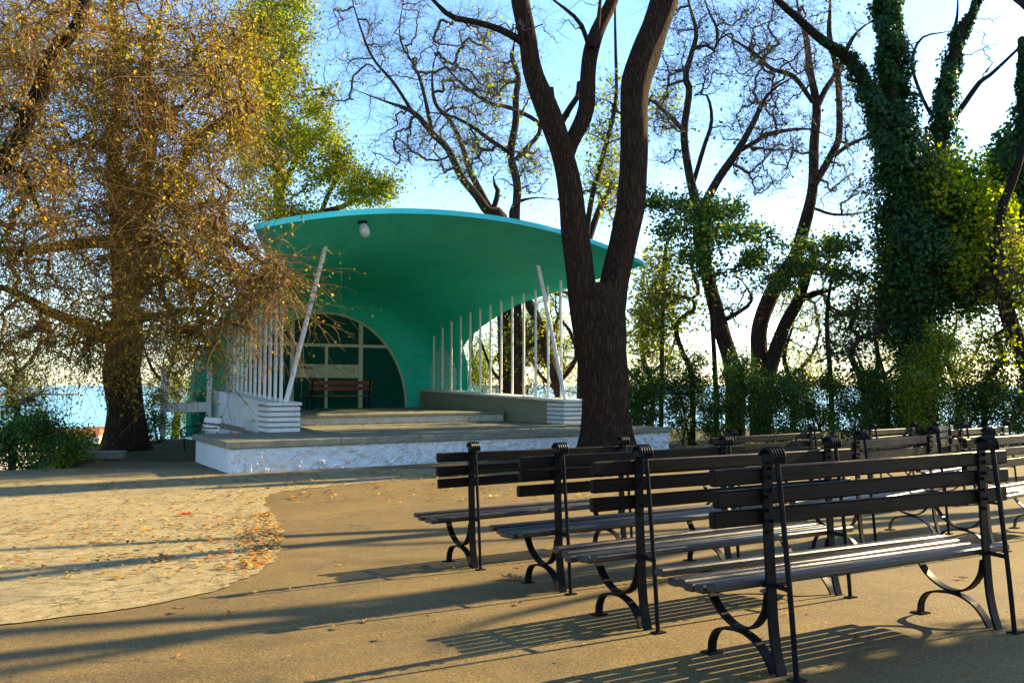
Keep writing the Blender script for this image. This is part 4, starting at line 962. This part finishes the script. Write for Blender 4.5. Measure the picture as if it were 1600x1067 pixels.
ivy_on(t, l0, [(0, .7), (.12, .75), (.25, .85), (.36, 1.25), (.5, 1.3), (.6, .85), (.7, .62), (.8, .5), (1, .46)], 3000)
ivy_on(t, l1, [(0, .7), (.35, .45), (.55, .25), (.7, .08), (1, .02)], 1100)
ivy_on(t, l2, [(0, 1.1), (.3, .75), (.55, .42), (.75, .28), (1, .12)], 1200)
tg = ellipsoids([(1400, 60, 60, 70, 25, 1.5, .4), (1480, 250, 60, 60, 25, 1, .4), (1540, 60, 50, 50, 25, 1, .3)], 50)
nd = t.grow(tg, .006, .04, .4); t.twigs(nd, 1, .6, .004, .1, .1, keep=.5)
ex2 = ellipsoids([(1440, 350, 62, 110, 25, 1.2, 1), (1435, 460, 55, 60, 25, 1.1, .6), (1500, 330, 45, 80, 25.3, 1, .5), (1515, 440, 45, 60, 25.5, 1, .9), (1495, 360, 40, 110, 25.2, 1, 1.0), (1395, 480, 30, 60, 25, .8, .4), (1390, 420, 30, 100, 25, .8, .4), (1470, 280, 40, 50, 25, .8, .4)], 21000)
t.leaf_at(ex2[:19000]+rng.standard_normal((19000, 3))*.1, .12, 0, None, .85); t.leaf_at(ex2[19000:]+rng.standard_normal((len(ex2)-19000, 3))*.2, .12, 1, None, .85)
t.leaf_at(ellipsoids([(1475, 290, 50, 50, 24.5, .8, 1), (1500, 400, 40, 60, 24.6, .8, 1), (1545, 330, 50, 50, 24.6, .8, 1.4)], 3600), .12, 1, None, .8)
t.finish(M['darkbark'], M['twig2'], [M['ivyleaf'], M['limeleaf']])
t = Tree('ivy_tree', 'second ivy clad tree leaning in at the right edge of the photo', 'tree', (*at(1620, 640, 26)[:2], GL))
l0 = px_limb([(1650, 700, 40), (1640, 600, 36), (1630, 480, 34), (1615, 380, 30), (1605, 280, 26), (1602, 180, 20), (1600, 140, 14), (1598, 60, 8)], 26)
t.limb(l0, 12, .05); ivy_on(t, l0, [(0, .8), (.3, 1.0), (.5, 1.1), (.7, .6), (.85, .3), (1, .15)], 1500)
l1 = px_limb([(1625, 440, 16), (1590, 400, 14), (1560, 380, 12), (1530, 350, 10), (1510, 320, 7)], 26, -.5); t.limb(l1, 8, .05); ivy_on(t, l1, [(0, .9), (.5, .8), (1, .5)], 2200)
ex2 = ellipsoids([(1570, 330, 55, 70, 26, 1, 1), (1540, 420, 60, 60, 26, 1, 1), (1580, 250, 40, 60, 26, 1, .8)], 8500); t.leaf_at(ex2, .13, 0, None, .85)
ex3 = ellipsoids([(1545, 275, 60, 50, 26, 1, 1), (1515, 380, 40, 60, 25.5, 1, 1), (1580, 420, 40, 70, 26, 1, .6)], 4200); t.leaf_at(ex3, .13, 1)
t.finish(M['darkbark'], M['twig2'], [M['ivyleaf'], M['limeleaf']])

# ---- trees just outside the frame on the right, whose shadows cross the square
for bx, by, rr, lb, iv in [(9.4, 8.0, .3, 'ivy clad trunk standing right of the benches, outside the frame', .7), (10.8, 12.3, .2, 'slender bare tree right of the benches, outside the frame', 0), (12.2, 16.7, .3, 'bare tree farther right beyond the far benches, outside the frame', 0), (17.5, 16.5, .3, 'bare tree far right of the benches, outside the frame', 0)]:
    z0 = gz(bx, by); t = Tree('bare_tree' if not iv else 'ivy_tree', lb, 'tree', (bx, by, z0), 'trees standing on the right hand side of the square')
    a = rng.standard_normal((7, 3))*[.1, .1, 0]; P = np.array([[bx, by, z0-.2]]+[[bx+a[k, 0]*k*.5, by+a[k, 1]*k*.5, z0+1.9*k+1.2] for k in range(7)])
    L4 = resample(P, [rr*1.4, rr, rr*.9, rr*.85, rr*.7, rr*.5, rr*.35, rr*.2]); t.limb(L4, 12, .05)
    for q in range(0 if iv else 3):
        j = int(len(L4)*(.4+.15*q)); b_ = L4[j, :3]; d = np.array([math.cos(q*2.2), math.sin(q*2.2), 1.2]); t.limb(resample([b_, b_+d*.8, b_+d*1.9+[0, 0, .5], b_+d*3], [rr*.5, rr*.4, rr*.25, rr*.1]), 8, .04)
    tg = np.array([bx, by, z0+12])+rng.standard_normal((30, 3))*[1.5, 1.5, 1.6]
    nd = t.grow(tg, .008, .05, .35); t.twigs(nd, 1, .8, .005, .1, .1, keep=.5)
    if iv: ivy_on(t, L4, [(0, .5), (.3, iv), (.6, iv*.8), (1, .3)], 900)
    t.finish(M['bark2'], M['twig2'], M['ivyleaf'])
# ---- shrubs along the terrace edge
SH = [(1005, 640, 36, 42, 24.5, 'g', 'dense shrub touching the right end of the stage plinth', 46), (1075, 630, 48, 58, 25, 'g', 'round green shrub under the zigzag stem', 50), (1150, 640, 48, 62, 24, 'g', 'broad green shrub at the foot of the leaning bare trunk', 56),
      (1215, 650, 45, 52, 23.5, 'g', 'leafy green shrub at the foot of the two crossing trunks', 52), (1280, 642, 45, 48, 25, 'g', 'thin leaved shrub with sea showing through, left of the hooked stem', 40), (1345, 645, 42, 55, 24, 'g', 'shrub around the foot of the hooked zigzag stem', 50),
      (1400, 650, 45, 50, 24.5, 'g', 'dark shrub at the left foot of the ivy covered tree', 50), (1455, 610, 52, 70, 23, 'y', 'yellowish green shrub growing before the ivy foot', 56), (1530, 650, 50, 46, 24, 'g', 'shrub under the crooked stem at the right', 46), (1600, 640, 50, 52, 23.5, 'g', 'shrub cut by the right edge of the photo', 50)]
def shrub(px, py, rx, ry, Y, kind, label, n_, name='shrub', group='shrubs along the terrace edge'):
    if px > 900: py -= 12; ry *= 1.25; n_ = int(n_*1.35)
    bp = at(px, 690, Y); bz = terrain(bp[0], Y).item(); t = Tree(name, label, 'shrub', (bp[0], Y, bz), group)
    for k in range(4):
        p0 = np.array([bp[0]+random.uniform(-.3, .3), Y+random.uniform(-.2, .2), bz-.1]); p1 = at(px+random.uniform(-.6, .6)*rx, py-ry*.2, Y)
        mid_ = (p0+p1)/2+rng.standard_normal(3)*.1; t.limb(resample([p0, mid_, p1], [.035, .025, .012]), 6)
    tg = ellipsoids([(px, py, rx, ry, Y, .9, 1), (px+rx*.4, py-ry*.5, rx*.5, ry*.5, Y, .6, .3), (px-rx*.5, py+ry*.3, rx*.6, ry*.6, Y, .6, .3)], n_)
    nd = t.grow(tg, .005, .02, .25); P = t.twigs(nd, 2, .4, .003, .1, .15); a, b = (3, 0) if kind != 'y' else (1, 2)
    if a: t.leaves(P, 6 if a == 3 else 2, .06, .09, 0)
    t.leaves(P, .5 if kind == 'g' else 3, .06, .09, 1)
    t.finish(M['darkbark'], M['twig2'], [M['greenleaf'], M['limeleaf']], crown='branches')
for a in SH: shrub(*a)
shrub(35, 690, 75, 48, 18.3, 'g', 'green shrub at the terrace edge in the lower left corner', 60)
shrub(110, 700, 30, 28, 19.5, 'y', 'smaller olive shrub left of the dark trunk foot', 26)
shrub(235, 660, 24, 45, 26, 'g', 'thin shrub between the left trunk and the white gate frame', 26)
shrub(285, 660, 28, 48, 29.5, 'y', 'yellow leaved shrub showing through the white gate frame', 30)
shrub(748, 575, 22, 40, 34.2, 'y', 'light leaved shrub seen through the right bars beside the wire mesh', 30)
shrub(955, 640, 40, 45, 27, 'g', 'shrub behind the big forked trunk', 26)

# low ledge by the left tree
mb = MB(); p = at(157, 711, 20.6); mb.box(-.6, .55, -.2, .2, -.3, .16, bev=.02); o = mb.build('stone_ledge', M['cap']); o.location = (p[0], p[1], GL); o.rotation_euler = (0, 0, R(10)); tag(o, 'low grey stone ledge at the foot of the left tree', 'ledge')

# ------------------------------------------------------------------ fallen leaves
def flat_leaves(pts, size, name, mt, parent=None):
    """curled little leaves lying on the ground, pointed ovals of two bent quads"""
    N_ = len(pts); th = rng.random(N_)*6.28; a = np.stack([np.cos(th), np.sin(th), rng.standard_normal(N_)*.15], 1); c_ = np.stack([-np.sin(th), np.cos(th), rng.standard_normal(N_)*.15], 1)
    s_ = (size*(.5+rng.random(N_)))[:, None]; up_ = np.array([0, 0, 1])*s_
    p = pts+np.array([0, 0, .012])
    V = np.stack([p-a*s_*.55, p-c_*s_*.32+up_*.16, p+a*s_*.5+up_*.05, p+c_*s_*.32+up_*.2], 1)
    return V
def on_ground(x, y, up_=.0): return np.stack([x, y, ground_h(x, y)+up_], 1)
pts = []
def curve_x(y): return np.interp(y, cy_, cx_)
y = rng.uniform(7.0, 16.8, 9000); x = curve_x(y)-np.abs(rng.standard_normal(9000))*3.2
kp = (rng.random(9000) < .16+.42*np.exp(-np.abs(x-curve_x(y))/.9)*(y < 12)) & (x > -14); kp &= rng.random(9000) < np.interp(y, [7, 10, 11.5, 13, 17], [.7, 1, .5, .3, .25])
p1 = on_ground(x[kp], y[kp], .012)
y2 = rng.uniform(7.3, 11.5, 2600); x2 = curve_x(y2)-np.abs(rng.standard_normal(2600))*.22-.03; kk = rng.random(2600) < .12; p2 = on_ground(x2[kk], y2[kk], .014)
x3 = rng.uniform(-6, 9, 900); y3 = rng.uniform(2.6, 15, 900); p3 = on_ground(x3, y3)
x4 = rng.uniform(-5, 2, 400); y4 = rng.uniform(12.5, 17, 400); p4 = on_ground(x4, y4, .012)
# on the stage floor
st = np.array([stage_world(random.uniform(.3, 8.6), random.uniform(0, 4.3), .493) for _ in range(70)]+[stage_world(random.uniform(2.2, 7.3), random.uniform(4.2, 4.45), .493) for _ in range(40)])
V = np.concatenate([flat_leaves(p1, .06, '', None).reshape(-1, 3), flat_leaves(p2, .06, '', None).reshape(-1, 3), flat_leaves(p3, .024, '', None).reshape(-1, 3), flat_leaves(p4, .07, '', None).reshape(-1, 3), flat_leaves(st, .08, '', None).reshape(-1, 3)])
o = quads_obj('fallen_leaves', V, np.arange(len(V)).reshape(-1, 4), M['fallen']); tag(o, 'scattered dry yellow and brown leaves lying on the paving', 'fallen leaves', kind='stuff')
def big_leaf(px, py, size, mt, lb, group=None):
    p = hit(px, py); mb = MB()
    # lobed leaf: five points round a centre, curled
    n_ = 20; V = [(0, 0, .01)]
    for i in range(n_):
        r_ = size*(.35+.65*abs(math.cos(i*math.pi/4)))*(.8+.4*random.random()); t_ = i*2*math.pi/n_; V.append((r_*math.cos(t_), r_*.8*math.sin(t_), .012+.35*size*random.random()*(r_/size)))
    mb.add(V, [(0, i+1, (i+1) % n_+1) for i in range(n_)]); mb.tube([(0, 0, .012), (-size*.7, size*.3, .01), (-size*1.3, size*.6, .02)], .003, 4)
    o = mb.build('fallen_leaf', mt); o.location = (p[0], p[1], p[2]+.002+(.012 if px < 440 else 0)); o.rotation_euler = (0, 0, random.uniform(0, 6)); tag(o, lb, 'leaf', group)
big_leaf(288, 806, .11, M['redleaf'], 'red curled leaf lying on the pale paving near its curved edge')
big_leaf(403, 845, .10, M['fallen'], 'orange leaf at the curved paving edge')
big_leaf(255, 877, .12, M['fallen'], 'orange leaf in the leaf litter left of the bench shadows')
big_leaf(800, 905, .10, M['fallen'], 'large brown leaf lying left of the second nearest bench')
big_leaf(357, 966, .05, M['fallen'], 'single yellow leaf on the asphalt below the paving curve')
big_leaf(280, 957, .05, M['fallen'], 'pale leaf on the asphalt, leftmost one below the paving')
for px, py in [(525, 982), (572, 972), (592, 1000), (812, 887), (810, 945), (1170, 1060), (1500, 905), (1230, 935), (668, 838), (700, 823), (755, 875)]:
    big_leaf(px, py, .035, M['fallen'], 'small pale leaf lying alone on the brown asphalt', 'single leaves on the asphalt')
